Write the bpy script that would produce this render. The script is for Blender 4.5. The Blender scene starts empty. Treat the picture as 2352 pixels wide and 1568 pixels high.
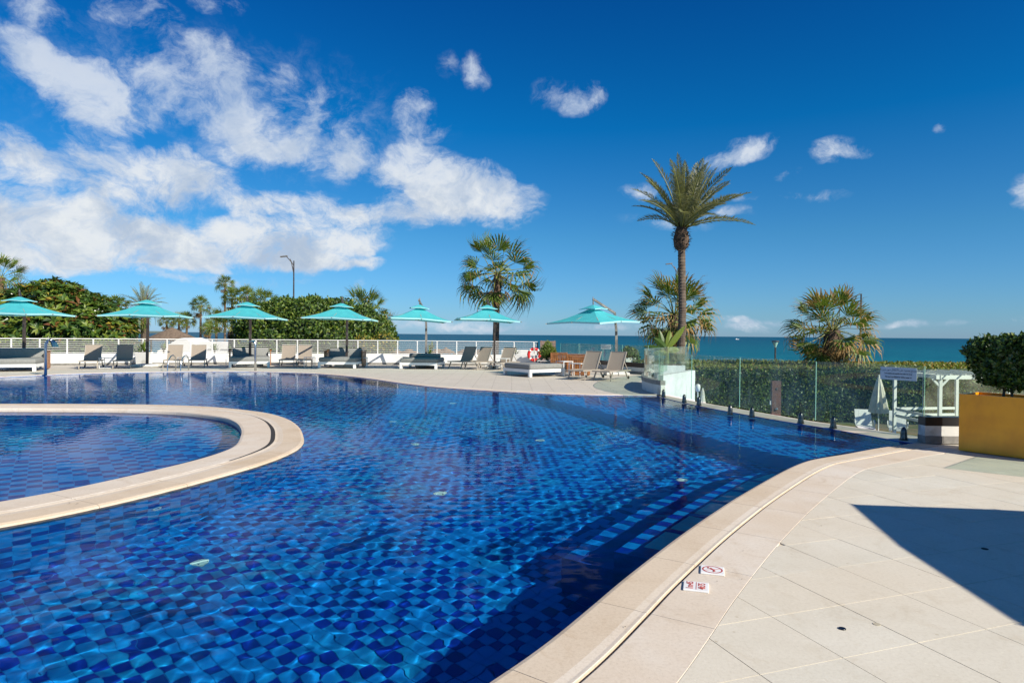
import bpy, math, random
import numpy as np
from mathutils import Vector, Matrix
from mathutils.geometry import tessellate_polygon

# ------------------------------------------------------------------ camera, sky, sun, exposure
sc = bpy.context.scene
COL = sc.collection
R = random.Random(7)
PI = math.pi
FPX, EYE = 1510.0, 1.6            # focal length for a 2352 px wide frame, eye height in metres
ROLL = math.atan(0.0083)
PITCH = math.atan((767.5 + 0.0083 * (1176 - 1050) - 784) / FPX * math.cos(ROLL))   # < 0: camera looks slightly down

def cam_to_world(v):
    c, s = math.cos(ROLL), math.sin(ROLL)
    x, y, z = c * v[0] - s * v[2], v[1], s * v[0] + c * v[2]
    c, s = math.cos(PITCH), math.sin(PITCH)
    return Vector((x, c * y - s * z, s * y + c * z))

def ray(px, py):
    return cam_to_world(((px - 1176) / FPX, 1.0, -(py - 784) / FPX))

def G(px, py, z=0.0):
    """point at height z seen at (px, py)"""
    d = ray(px, py)
    t = (z - EYE) / d.z
    return Vector((d.x * t, d.y * t, z))

def AT(px, py, y):
    """point at distance y seen at (px, py)"""
    d = ray(px, py)
    t = y / d.y
    return Vector((d.x * t, y, EYE + d.z * t))

cam = bpy.data.cameras.new('camera')
camo = bpy.data.objects.new('camera', cam)
COL.objects.link(camo)
sc.camera = camo
cam.sensor_width = 36.0
cam.lens = 36.0 * FPX / 2352.0
cam.clip_start, cam.clip_end = 0.05, 60000
_r, _u, _b = cam_to_world((1, 0, 0)), cam_to_world((0, 0, 1)), cam_to_world((0, -1, 0))
camo.matrix_world = Matrix(((_r.x, _u.x, _b.x, 0), (_r.y, _u.y, _b.y, 0), (_r.z, _u.z, _b.z, EYE), (0, 0, 0, 1)))

SUN_AZ, SUN_EL = math.radians(39.5), math.radians(33.0)      # azimuth: from +X towards -Y
SUN = Vector((math.cos(SUN_EL) * math.cos(SUN_AZ), -math.cos(SUN_EL) * math.sin(SUN_AZ), math.sin(SUN_EL)))
sl = bpy.data.lights.new('sun', 'SUN')
sl.energy, sl.angle, sl.color = 5.0, math.radians(0.5), (1.0, 0.93, 0.80)
sl.cycles.is_caustics_light = True
so = bpy.data.objects.new('sun', sl)
COL.objects.link(so)
so.rotation_euler = SUN.to_track_quat('Z', 'Y').to_euler()

world = bpy.data.worlds.new('World')
sc.world = world
world.use_nodes = True
world.cycles.sampling_method = 'MANUAL'
world.cycles.sample_map_resolution = 512

class NT:
    def __init__(s, tree): s.t = tree
    def n(s, kind, **kw):
        nd = s.t.nodes.new(kind)
        for k, v in kw.items(): setattr(nd, k, v)
        return nd
    def l(s, a, b): s.t.links.new(a, b)
    def put(s, sock, v):
        if isinstance(v, bpy.types.NodeSocket): s.l(v, sock)
        else: sock.default_value = v
    def math(s, op, a, b=None, c=None, clamp=False):
        nd = s.n('ShaderNodeMath', operation=op, use_clamp=clamp)
        s.put(nd.inputs[0], a)
        if b is not None: s.put(nd.inputs[1], b)
        if c is not None: s.put(nd.inputs[2], c)
        return nd.outputs[0]
    def mix(s, f, a, b, mode='MIX'):
        nd = s.n('ShaderNodeMix', data_type='RGBA', blend_type=mode)
        s.put(nd.inputs[0], f); s.put(nd.inputs[6], a); s.put(nd.inputs[7], b)
        return nd.outputs[2]
    def noise(s, vec, scale, detail=4, rough=0.55, dist=0.0, out=0):
        nd = s.n('ShaderNodeTexNoise')
        if vec is not None: s.l(vec, nd.inputs['Vector'])
        nd.inputs['Scale'].default_value = scale
        nd.inputs['Detail'].default_value = detail
        nd.inputs['Roughness'].default_value = rough
        nd.inputs['Distortion'].default_value = dist
        return nd.outputs[out]
    def ramp(s, f, stops, interp='LINEAR'):
        nd = s.n('ShaderNodeValToRGB')
        nd.color_ramp.interpolation = interp
        e = nd.color_ramp.elements
        while len(e) < len(stops): e.new(0.5)
        for i, (p, c) in enumerate(stops):
            e[i].position = p
            e[i].color = (c[0], c[1], c[2], 1) if isinstance(c, (tuple, list)) else (c, c, c, 1)
        s.put(nd.inputs[0], f)
        return nd.outputs[0]
    def maprange(s, v, a, b, c=0.0, d=1.0, kind='SMOOTHSTEP'):
        nd = s.n('ShaderNodeMapRange', interpolation_type=kind)
        s.put(nd.inputs[0], v)
        for i, x in zip((1, 2, 3, 4), (a, b, c, d)): nd.inputs[i].default_value = x
        return nd.outputs[0]

def build_sky():
    t = NT(world.node_tree)
    bg = world.node_tree.nodes['Background']
    sky = t.n('ShaderNodeTexSky', sky_type='NISHITA', sun_disc=False)
    sky.sun_elevation = SUN_EL
    sky.sun_rotation = math.radians(90) + SUN_AZ
    sky.altitude, sky.air_density, sky.dust_density, sky.ozone_density = 0, 1.0, 0.2, 3.0
    tc = t.n('ShaderNodeTexCoord')
    sep = t.n('ShaderNodeSeparateXYZ')
    t.l(tc.outputs['Generated'], sep.inputs[0])
    X, Y, Z = sep.outputs
    az = t.math('ARCTAN2', X, Y)
    el = t.math('ARCSINE', Z)
    # clear-air tint: the deep polarised blue of the photograph
    f = t.math('DIVIDE', el, 0.60, clamp=True)
    k = 1 / 1.41
    tint = t.ramp(f, [(0.0, (.42 * k, .72 * k, 1.32 * k)), (0.05, (.38 * k, .72 * k, 1.2 * k)), (0.24, (.24 * k, .70 * k, 1.05 * k)),
                      (0.50, (.02 * k, .59 * k, 1.06 * k)), (0.82, (.012 * k, .42 * k, .95 * k)), (1.0, (.03 * k, .40 * k, .90 * k))])
    col = t.mix(1.0, sky.outputs[0], tint, 'MULTIPLY')
    # clouds: soft masses at their own directions, broken up by fractal noise
    cmb = t.n('ShaderNodeCombineXYZ')
    t.l(az, cmb.inputs[0]); t.l(t.math('MULTIPLY', el, 1.25), cmb.inputs[1])
    vec = cmb.outputs[0]
    wn = t.noise(vec, 7.0, 5, 0.6, 0, out=1)
    wv = t.n('ShaderNodeVectorMath', operation='MULTIPLY_ADD')
    t.l(wn, wv.inputs[0]); wv.inputs[1].default_value = (0.085, 0.07, 0); t.l(vec, wv.inputs[2])
    off = t.n('ShaderNodeVectorMath', operation='SUBTRACT')
    t.l(wv.outputs[0], off.inputs[0]); off.inputs[1].default_value = (0.0425, 0.035, 0)
    wvec = off.outputs[0]
    blobs = [  # px, py, half width, half height, degrees, strength
        (330, 180, 430, 210, 8, .19), (760, 300, 240, 150, 0, .18), (420, 110, 60, 30, 0, .3), (640, 170, 40, 24, -20, .4), (590, 350, 60, 30, 0, .45), (720, 215, 40, 20, -30, .36),
        (50, 105, 95, 42, 30, .62), (135, 165, 80, 45, 35, .75), (200, 205, 70, 62, 25, .82), (262, 250, 80, 44, 25, .85), (385, 200, 62, 60, 0, .62), (330, 165, 40, 40, 0, .45),
        (520, 215, 62, 80, 15, .72), (478, 130, 42, 48, 0, .62), (560, 285, 40, 40, 0, .5), (112, 22, 52, 40, 0, .5), (325, 28, 75, 36, 0, .58), (500, 8, 55, 22, 0, .5), (215, 292, 62, 34, 25, .62),
        (620, 240, 50, 36, -35, .5), (705, 265, 34, 34, -30, .42), (25, 330, 70, 40, 25, .75), (75, 385, 75, 36, 15, .85), (300, 395, 130, 52, 5, 1.0), (400, 380, 70, 42, 0, .8), (470, 425, 80, 46, 0, .7),
        (650, 320, 80, 34, -5, .75), (700, 350, 46, 28, 0, .7), (800, 345, 48, 46, 0, .78), (790, 385, 40, 30, 0, .5), (110, 455, 170, 50, 5, .85), (90, 540, 210, 70, 0, 1.15), (330, 470, 110, 40, 0, .6),
        (290, 560, 130, 50, 0, .7), (430, 550, 105, 48, -5, 1.1), (560, 545, 80, 36, 0, .8), (680, 572, 130, 44, 3, 1.15), (520, 592, 240, 20, 0, .8), (230, 610, 230, 22, 0, .6),
        (700, 492, 110, 38, 0, .85), (600, 475, 60, 30, 0, .5), (880, 505, 85, 27, 0, .9), (820, 555, 70, 24, 0, .5), (945, 390, 80, 46, -12, 1.0), (1060, 435, 95, 48, 0, 1.2),
        (1150, 470, 78, 42, 0, 1.1), (990, 475, 100, 38, 0, .85), (960, 250, 36, 42, 0, .70), (1085, 160, 29, 32, 0, .66), (1022, 140, 20, 26, 0, .36),
        (985, 305, 50, 24, -35, .42), (1345, 222, 46, 24, -32, .70), (1275, 215, 44, 26, 10, .5), (840, 605, 40, 12, -12, .72), (778, 610, 22, 12, 0, .45),
        (830, 642, 18, 16, 20, .46), (1700, 350, 66, 24, -10, .80), (1640, 368, 34, 18, -10, .5), (1920, 352, 48, 24, -8, .66), (1970, 360, 38, 14, 0, .55),
        (1800, 408, 26, 10, -10, .5), (1790, 457, 130, 11, 3, .42), (1690, 490, 60, 11, -4, .45), (1465, 437, 42, 20, -5, .5), (2145, 290, 18, 11, -40, .52),
        (2365, 440, 44, 46, 0, .85), (1530, 510, 110, 16, 5, .30), (1685, 733, 40, 13, 0, .80), (1755, 733, 36, 11, 0, .72), (1690, 750, 90, 8, 0, .45), (1540, 748, 60, 10, 0, .40),
        (1300, 750, 150, 9, 0, .45), (1060, 750, 110, 10, 0, .48), (960, 742, 60, 10, 0, .42), (2080, 748, 60, 8, 0, .42), (2210, 752, 50, 7, 0, .40), (2330, 748, 50, 8, 0, .42),
        (1150, 738, 60, 12, 0, .35), (570, 640, 180, 10, 0, .25)]
    total = None
    for (bx, by, rx, ry, rot, st) in blobs:
        d = ray(bx, by).normalized()
        d1 = ray(bx + rx, by).normalized()
        a0, e0 = math.atan2(d.x, d.y), math.asin(d.z)
        sx = abs(math.atan2(d1.x, d1.y) - a0) * 1.45
        sy = abs(math.asin(ray(bx, by - ry).normalized().z) - e0) * 1.25 * 1.45
        mp = t.n('ShaderNodeMapping', vector_type='TEXTURE')
        t.l(wvec, mp.inputs[0])
        mp.inputs['Location'].default_value = (a0, e0 * 1.25, 0)
        mp.inputs['Rotation'].default_value = (0, 0, math.radians(-rot))
        mp.inputs['Scale'].default_value = (sx, sy, 1)
        gr = t.n('ShaderNodeTexGradient', gradient_type='SPHERICAL')
        t.l(mp.outputs[0], gr.inputs[0])
        v = t.math('MULTIPLY', t.math('POWER', gr.outputs['Fac'], 0.75), st * 1.15)
        total = v if total is None else t.math('MAXIMUM', total, v) if False else t.math('ADD', total, v)
    # further cloud outside the frame, to the left and behind, like the field in view
    side = t.noise(wvec, 1.7, 2, 0.5)
    out_l = t.maprange(az, -0.72, -1.2)
    out_r = t.maprange(az, 1.1, 1.9)
    out = t.math('ADD', out_l, t.math('MULTIPLY', out_r, 0.5), clamp=True)
    hi = t.maprange(el, 0.02, 0.2)
    total = t.math('ADD', total, t.math('MULTIPLY', t.math('MULTIPLY', out, hi), t.maprange(side, 0.46, 0.68, 0.0, 0.7)))
    total = t.math('MINIMUM', total, 1.25)
    n1 = t.noise(wvec, 10.5, 10, 0.70, 0.25)
    nn = t.math('MULTIPLY', t.math('SUBTRACT', n1, 0.49), 4.2)
    dens = t.math('ADD', total, t.math('MULTIPLY', nn, t.maprange(total, 0.0, 0.35, 0.0, 1.0, 'LINEAR')))
    a = t.maprange(dens, 0.06, 1.3)
    high = t.maprange(el, 0.16, 0.34)
    a = t.math('MULTIPLY', a, t.math('MULTIPLY_ADD', high, -0.17, 0.97))
    core = t.maprange(dens, 0.6, 1.8)
    n3 = t.noise(wvec, 8.0, 6, 0.6, 0.3)
    shade = t.math('ADD', t.maprange(n3, 0.36, 0.62), t.math('MULTIPLY', t.math('SUBTRACT', n1, 0.5), 2.2), clamp=True)
    low = t.maprange(el, 0.18, 0.02)
    shade = t.math('SUBTRACT', shade, t.math('MULTIPLY', low, 0.15), clamp=True)
    thin = (3.9, 4.7, 6.0, 1)
    white = (5.9, 6.1, 6.2, 1)
    grey = (3.0, 3.7, 4.7, 1)
    ccol = t.mix(shade, grey, white)
    ccol = t.mix(t.math('MULTIPLY', t.math('SUBTRACT', 1.0, core), 0.45), ccol, thin)
    ccol = t.mix(t.math('MULTIPLY', high, 0.35), ccol, thin)
    col = t.mix(a, col, ccol)
    t.l(col, bg.inputs[0])
    bg.inputs[1].default_value = 0.1
build_sky()

sc.view_settings.view_transform = 'Standard'
sc.view_settings.look = 'None'
sc.view_settings.exposure = 0.5
sc.view_settings.gamma = 1.0
sc.view_settings.use_curve_mapping = False
sc.cycles.use_denoising = True
sc.cycles.sample_clamp_indirect = 6.0
sc.cycles.max_bounces = 10
sc.cycles.transparent_max_bounces = 16
sc.cycles.transmission_bounces = 8

# ------------------------------------------------------------------ helpers
def empty(name, loc, rz=0.0):
    o = bpy.data.objects.new(name, None)
    COL.objects.link(o)
    o.location = loc
    o.rotation_euler = (0, 0, rz)
    o.empty_display_size = 0.2
    return o

def tag(o, label=None, cat=None, group=None, kind=None):
    if label: o['label'] = label
    if cat: o['category'] = cat
    if group: o['group'] = group
    if kind: o['kind'] = kind
    return o

def inst(name, me, parent=None, loc=(0, 0, 0), rot=(0, 0, 0), scale=(1, 1, 1)):
    o = bpy.data.objects.new(name, me)
    COL.objects.link(o)
    if parent: o.parent = parent
    o.location, o.rotation_euler, o.scale = loc, rot, scale
    return o

def copy_tree(o, parent=None):
    c = o.copy()
    COL.objects.link(c)
    c.parent = parent
    for ch in list(o.children): copy_tree(ch, c)
    return c

class MB:
    """mesh builder: several shapes joined into one mesh"""
    def __init__(s): s.v, s.f, s.m = [], [], []
    def add(s, vs, fs, m=0):
        b = len(s.v)
        s.v.extend([tuple(v) for v in vs])
        s.f.extend([tuple(i + b for i in f) for f in fs])
        s.m.extend([m] * len(fs))
        return s
    def box(s, c, d, m=0, rz=0.0, rx=0.0, ry=0.0, taper=1.0):
        M = Matrix.Rotation(rz, 3, 'Z') @ Matrix.Rotation(ry, 3, 'Y') @ Matrix.Rotation(rx, 3, 'X')
        vs = []
        for z in (-1, 1):
            k = taper if z > 0 else 1.0
            for x, y in ((-1, -1), (1, -1), (1, 1), (-1, 1)):
                vs.append(Vector(c) + M @ Vector((x * d[0] / 2 * k, y * d[1] / 2 * k, z * d[2] / 2)))
        return s.add(vs, [(3, 2, 1, 0), (4, 5, 6, 7), (0, 1, 5, 4), (1, 2, 6, 5), (2, 3, 7, 6), (3, 0, 4, 7)], m)
    def rbox(s, c, d, r, m=0, rz=0.0, rx=0.0, seg=3, puff=0.0):
        """soft box: rounded edges, optional puffed top"""
        M = Matrix.Rotation(rz, 3, 'Z') @ Matrix.Rotation(rx, 3, 'X')
        n = 8
        prof = []
        for k in range(seg + 1):
            a = PI / 2 * k / seg
            prof.append((-d[2] / 2 + r * (1 - math.sin(a)) , -r * (1 - math.cos(a)) * 0 - r * (1 - math.sin(PI / 2 - (PI / 2 - a)))))
        # rings from bottom to top: (z, inset)
        rings = [(-d[2] / 2 + r * (1 - math.cos(PI / 2 * k / seg)), r * (1 - math.sin(PI / 2 * k / seg))) for k in range(seg + 1)]
        rings += [(d[2] / 2 - r * (1 - math.cos(PI / 2 * k / seg)), r * (1 - math.sin(PI / 2 * k / seg))) for k in range(seg, -1, -1)]
        vs, fs = [], []
        corner = 4
        def outline(inset):
            pts = []
            rr = r
            hx, hy = d[0] / 2 - inset, d[1] / 2 - inset
            q = max(rr - inset, 0.004)
            for (sx, sy, a0) in ((1, -1, -PI / 2), (1, 1, 0), (-1, 1, PI / 2), (-1, -1, PI)):
                for k in range(corner):
                    a = a0 + PI / 2 * k / (corner - 1)
                    pts.append((sx * (hx - q) + q * math.cos(a), sy * (hy - q) + q * math.sin(a)))
            return pts
        N = corner * 4
        for z, ins in rings:
            for x, y in outline(ins): vs.append(Vector(c) + M @ Vector((x, y, z)))
        for k in range(len(rings) - 1):
            for i in range(N):
                j = (i + 1) % N
                fs.append((k * N + i, k * N + j, (k + 1) * N + j, (k + 1) * N + i))
        fs.append(tuple(range(N - 1, -1, -1)))
        b = len(vs)
        vs.append(Vector(c) + M @ Vector((0, 0, d[2] / 2 + puff)))
        t = (len(rings) - 1) * N
        for i in range(N): fs.append((t + i, t + (i + 1) % N, b))
        return s.add(vs, fs, m)
    def tube(s, path, r, n=8, m=0, cap=True):
        path = [Vector(p) for p in path]
        rs = r if isinstance(r, (list, tuple)) else [r] * len(path)
        vs, fs = [], []
        up = None
        for i, p in enumerate(path):
            d = (path[min(i + 1, len(path) - 1)] - path[max(i - 1, 0)]).normalized()
            if up is None: up = d.orthogonal().normalized()
            up = (up - d * up.dot(d))
            up = up.normalized() if up.length > 1e-5 else d.orthogonal().normalized()
            w = d.cross(up)
            for k in range(n):
                a = 2 * PI * k / n
                vs.append(p + (up * math.cos(a) + w * math.sin(a)) * rs[i])
        for i in range(len(path) - 1):
            for k in range(n):
                j = (k + 1) % n
                fs.append((i * n + k, i * n + j, (i + 1) * n + j, (i + 1) * n + k))
        if cap:
            fs.append(tuple(range(n - 1, -1, -1)))
            b = (len(path) - 1) * n
            fs.append(tuple(range(b, b + n)))
        return s.add(vs, fs, m)
    def bar(s, a, b, w, h, m=0):
        """square bar from a to b"""
        a, b = Vector(a), Vector(b)
        d = (b - a).normalized()
        up = Vector((0, 0, 1)) if abs(d.z) < 0.95 else Vector((0, 1, 0))
        x = d.cross(up).normalized() * w / 2
        y = x.cross(d).normalized() * h / 2
        vs = [p + sx * x + sy * y for p in (a, b) for sx, sy in ((-1, -1), (1, -1), (1, 1), (-1, 1))]
        return s.add(vs, [(3, 2, 1, 0), (4, 5, 6, 7), (0, 1, 5, 4), (1, 2, 6, 5), (2, 3, 7, 6), (3, 0, 4, 7)], m)
    def prism(s, pts, z0, z1, m=0, bottom=True):
        n = len(pts)
        area = sum(pts[i][0] * pts[(i + 1) % n][1] - pts[(i + 1) % n][0] * pts[i][1] for i in range(n))
        if area < 0: pts = list(reversed(pts))
        vs = [(p[0], p[1], z0) for p in pts] + [(p[0], p[1], z1) for p in pts]
        fs = [tuple(range(n, 2 * n))]
        if bottom: fs.append(tuple(range(n - 1, -1, -1)))
        fs += [(i, (i + 1) % n, n + (i + 1) % n, n + i) for i in range(n)]
        return s.add(vs, fs, m)
    def lathe(s, prof, n=16, m=0, c=(0, 0, 0)):
        vs, fs = [], []
        for r, z in prof:
            for k in range(n):
                a = 2 * PI * k / n
                vs.append((c[0] + r * math.cos(a), c[1] + r * math.sin(a), c[2] + z))
        for i in range(len(prof) - 1):
            for k in range(n):
                j = (k + 1) % n
                fs.append((i * n + k, i * n + j, (i + 1) * n + j, (i + 1) * n + k))
        fs.append(tuple(range(n - 1, -1, -1)))
        b = (len(prof) - 1) * n
        fs.append(tuple(range(b, b + n)))
        return s.add(vs, fs, m)
    def mesh(s, name, mats, smooth=False):
        me = bpy.data.meshes.new(name)
        me.from_pydata(s.v, [], s.f)
        for m in (mats if isinstance(mats, (list, tuple)) else [mats]): me.materials.append(m)
        if any(s.m): me.polygons.foreach_set('material_index', s.m)
        if smooth: me.polygons.foreach_set('use_smooth', [True] * len(me.polygons))
        me.update()
        return me
    def build(s, name, mats, parent=None, loc=(0, 0, 0), rz=0.0, smooth=False):
        return inst(name, s.mesh(name, mats, smooth), parent, loc, (0, 0, rz))

def struct(o): return tag(o, kind='structure')

def smooth_path(pts, step=0.25, closed=False):
    """Catmull-Rom through the points, resampled evenly"""
    P = [Vector(p[:2]) for p in pts]
    n = len(P)
    out = []
    rng = range(n if closed else n - 1)
    for i in rng:
        p1, p2 = P[i], P[(i + 1) % n]
        p0 = P[(i - 1) % n] if (closed or i > 0) else p1 * 2 - p2
        p3 = P[(i + 2) % n] if (closed or i + 2 < n) else p2 * 2 - p1
        k = max(4, int((p2 - p1).length / 0.05))
        for q in range(k):
            t = q / k
            out.append(0.5 * ((2 * p1) + (p2 - p0) * t + (2 * p0 - 5 * p1 + 4 * p2 - p3) * t * t + (3 * p1 - p0 - 3 * p2 + p3) * t ** 3))
    if not closed: out.append(P[-1])
    return resample(out, step, closed)

def resample(pts, step, closed=False):
    pts = list(pts) + ([pts[0]] if closed else [])
    L = [0]
    for a, b in zip(pts, pts[1:]): L.append(L[-1] + (b - a).length)
    n = max(1, round(L[-1] / step))
    out, j = [], 0
    for k in range(n + (0 if closed else 1)):
        d = L[-1] * k / n
        while j < len(L) - 2 and L[j + 1] < d: j += 1
        seg = L[j + 1] - L[j]
        t = (d - L[j]) / seg if seg else 0
        out.append(pts[j].lerp(pts[j + 1], t))
    return out

def normals(pts, closed=False):
    """unit normals to the right of the walking direction"""
    n = len(pts)
    out = []
    for i in range(n):
        a = pts[(i - 1) % n] if (closed or i) else pts[0]
        b = pts[(i + 1) % n] if (closed or i < n - 1) else pts[-1]
        d = (b - a).normalized()
        out.append(Vector((d.y, -d.x)))
    return out

def offset(pts, w, closed=False):
    return [p + q * w for p, q in zip(pts, normals(pts, closed))]

def inside(px, py, poly):
    """vectorised point-in-polygon"""
    px, py = np.asarray(px), np.asarray(py)
    res = np.zeros(px.shape, bool)
    n = len(poly)
    for i in range(n):
        x1, y1 = poly[i][0], poly[i][1]
        x2, y2 = poly[(i + 1) % n][0], poly[(i + 1) % n][1]
        if y1 == y2: continue
        cond = ((y1 > py) != (y2 > py)) & (px < (x2 - x1) * (py - y1) / (y2 - y1) + x1)
        res ^= cond
    return res

# ------------------------------------------------------------------ materials
def mat(name, color, rough=0.6, noise=None, spec=None, metal=0.0, bump=None, trans=None, coat=0.0):
    """noise: (scale, second colour, lo, hi); bump: (scale, strength); colours are real-world base colours"""
    m = bpy.data.materials.new(name)
    m.use_nodes = True
    t = NT(m.node_tree)
    p = m.node_tree.nodes['Principled BSDF']
    p.inputs['Roughness'].default_value = rough
    p.inputs['Metallic'].default_value = metal
    if spec is not None: p.inputs['Specular IOR Level'].default_value = spec
    if coat: p.inputs['Coat Weight'].default_value = coat
    tc = t.n('ShaderNodeTexCoord')
    col = (*color, 1)
    if noise:
        f = t.noise(tc.outputs['Object'], noise[0], 5, 0.6)
        f = t.maprange(f, noise[2], noise[3])
        col = t.mix(f, col, (*noise[1], 1))
        t.l(col, p.inputs['Base Color'])
    else:
        p.inputs['Base Color'].default_value = col
    if bump:
        b = t.n('ShaderNodeBump')
        b.inputs['Strength'].default_value = bump[1]
        b.inputs['Distance'].default_value = 0.01
        t.l(t.noise(tc.outputs['Object'], bump[0], 4, 0.6), b.inputs['Height'])
        t.l(b.outputs[0], p.inputs['Normal'])
    if trans:
        tr = t.n('ShaderNodeBsdfTranslucent')
        tr.inputs[0].default_value = (*trans[0], 1)
        mx = t.n('ShaderNodeMixShader')
        mx.inputs[0].default_value = trans[1]
        t.l(p.outputs[0], mx.inputs[1]); t.l(tr.outputs[0], mx.inputs[2])
        t.l(mx.outputs[0], m.node_tree.nodes['Material Output'].inputs[0])
    return m

def stone_mat(name, base, alt, warm, mottle=1.0, speck=True, rough=0.65):
    """limestone: cloudy tone, small fossils and pits, a slightly different tone per stone"""
    m = bpy.data.materials.new(name)
    m.use_nodes = True
    t = NT(m.node_tree)
    p = m.node_tree.nodes['Principled BSDF']
    p.inputs['Roughness'].default_value = rough
    p.inputs['Specular IOR Level'].default_value = 0.3
    geo = t.n('ShaderNodeNewGeometry')
    pos = geo.outputs['Position']
    k_ = mottle
    a = t.maprange(t.noise(pos, 1.6, 5, 0.6, 0.4), 0.35, 0.68)
    c = t.mix(a, (*base, 1), (*alt, 1))
    info = t.n('ShaderNodeObjectInfo')
    w = t.math('MULTIPLY', t.maprange(t.noise(pos, 0.55, 3, 0.5), 0.42, 0.7), 0.6)
    c = t.mix(w, c, (*warm, 1))
    c = t.mix(t.math('MULTIPLY', info.outputs['Random'], 0.5), c, (*warm, 1))
    st1 = t.maprange(t.noise(pos, 3.3, 7, 0.72, 0.8), 0.50, 0.74)
    c = t.mix(t.math('MULTIPLY', st1, .55 * k_), c, (base[0] * .74, base[1] * .66, base[2] * .56, 1))
    st2 = t.maprange(t.noise(pos, 2.1, 6, 0.7, 0.5), 0.55, 0.78)
    c = t.mix(t.math('MULTIPLY', st2, .55 * k_), c, (base[0] * 1.10, base[1] * 1.12, base[2] * 1.16, 1))
    fine = t.noise(pos, 45.0, 5, 0.8)
    c = t.mix(t.maprange(fine, 0.34, 0.56, 0.24 * k_, 0.0), c, (base[0] * .50, base[1] * .45, base[2] * .38, 1))
    if speck:
        v = t.n('ShaderNodeTexVoronoi')
        t.l(pos, v.inputs['Vector'])
        v.inputs['Scale'].default_value = 9.0
        s = t.maprange(v.outputs['Distance'], 0.10, 0.07)
        r2 = t.math('GREATER_THAN', v.outputs['Color'], 0.62)
        c = t.mix(t.math('MULTIPLY', t.math('MULTIPLY', s, r2), 0.55), c, (base[0] * .62, base[1] * .55, base[2] * .45, 1))
        v2 = t.n('ShaderNodeTexVoronoi')
        t.l(pos, v2.inputs['Vector'])
        v2.inputs['Scale'].default_value = 17.0
        s2 = t.maprange(v2.outputs['Distance'], 0.12, 0.08)
        r3 = t.math('GREATER_THAN', v2.outputs['Color'], 0.7)
        c = t.mix(t.math('MULTIPLY', t.math('MULTIPLY', s2, r3), 0.4), c, (base[0] * 1.15, base[1] * 1.15, base[2] * 1.12, 1))
    t.l(c, p.inputs['Base Color'])
    b = t.n('ShaderNodeBump')
    b.inputs['Strength'].default_value = 0.25
    b.inputs['Distance'].default_value = 0.004
    t.l(t.noise(pos, 60, 4, 0.7), b.inputs['Height'])
    t.l(b.outputs[0], p.inputs['Normal'])
    return m

M = {}
M['paver'] = stone_mat('limestone paver', (.66, .62, .525), (.60, .56, .465), (.63, .55, .43), mottle=.8)
M['coping'] = stone_mat('sand-blasted coping stone', (.61, .495, .365), (.54, .42, .29), (.62, .53, .42), speck=False, rough=.8)
M['copingpale'] = stone_mat('lime bleached coping stone', (.62, .525, .41), (.58, .47, .35), (.66, .60, .52), speck=False, rough=.8)
M['border'] = stone_mat('border stone', (.64, .555, .455), (.68, .62, .54), (.60, .49, .37), speck=False, rough=.8)
M['lime'] = mat('pale lime-washed lip', (.63, .57, .49), .7, (7, (.52, .44, .35), .4, .62), bump=(60, .2))
M['grout'] = mat('grout', (.55, .485, .375), .9, (3, (.44, .385, .30), .42, .62))
M['slot'] = mat('dark slot', (.03, .025, .02), .9)
M['white'] = mat('white painted metal', (.78, .78, .76), .4, (5, (.70, .69, .66), .45, .75))
M['wall'] = mat('white rendered wall', (.74, .74, .72), .8, (1.3, (.66, .66, .64), .45, .7), bump=(25, .25))
M['dirtywall'] = mat('weathered white wall', (.66, .65, .61), .85, (2.2, (.40, .38, .33), .5, .72), bump=(25, .3))
M['greystone'] = mat('grey stone capping', (.25, .24, .22), .7, (6, (.18, .17, .155), .4, .65), bump=(40, .3))
M['black'] = mat('black band', (.012, .013, .015), .35)
M['steel'] = mat('stainless steel', (.55, .56, .57), .22, metal=1.0)
M['darksteel'] = mat('dark clamp metal', (.16, .16, .165), .32, (20, (.08, .08, .08), .4, .6), metal=1.0)
M['wood'] = mat('varnished wood', (.36, .15, .05), .45, (9, (.22, .085, .03), .35, .65), bump=(30, .2))
M['taupe'] = mat('taupe sling fabric', (.36, .30, .24), .8, (60, (.30, .25, .20), .4, .6), trans=((.40, .32, .25), .18))
M['darksling'] = mat('charcoal sling fabric', (.085, .080, .076), .8, (60, (.06, .058, .055), .4, .6), trans=((.10, .095, .09), .12))
M['frame'] = mat('taupe aluminium frame', (.34, .30, .25), .45)
M['cushion'] = mat('grey woven cushion', (.25, .25, .235), .9, (45, (.18, .18, .17), .4, .62), bump=(60, .5))
M['rubber'] = mat('black rubber', (.02, .02, .02), .6)
M['mast'] = mat('dark brown mast', (.045, .034, .03), .45, (4, (.10, .085, .075), .5, .7))
M['greymast'] = mat('weathered grey mast', (.24, .22, .20), .5, (3, (.13, .12, .11), .4, .6))
M['orange'] = mat('ochre painted planter', (.90, .37, .004), .34, (2.6, (.74, .28, .003), .35, .7), bump=(3, .25), coat=.2)
M['soil'] = mat('soil', (.08, .055, .035), .95)
M['red'] = mat('red plastic', (.62, .02, .02), .4)
M['redprint'] = mat('dark red lettering', (.42, .06, .05), .6)
M['signwhite'] = mat('white enamel', (.78, .77, .75), .35, (8, (.70, .68, .65), .5, .8))
M['ink'] = mat('black lettering', (.05, .05, .06), .6)
M['rope'] = mat('pale rope', (.62, .58, .50), .9)

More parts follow.
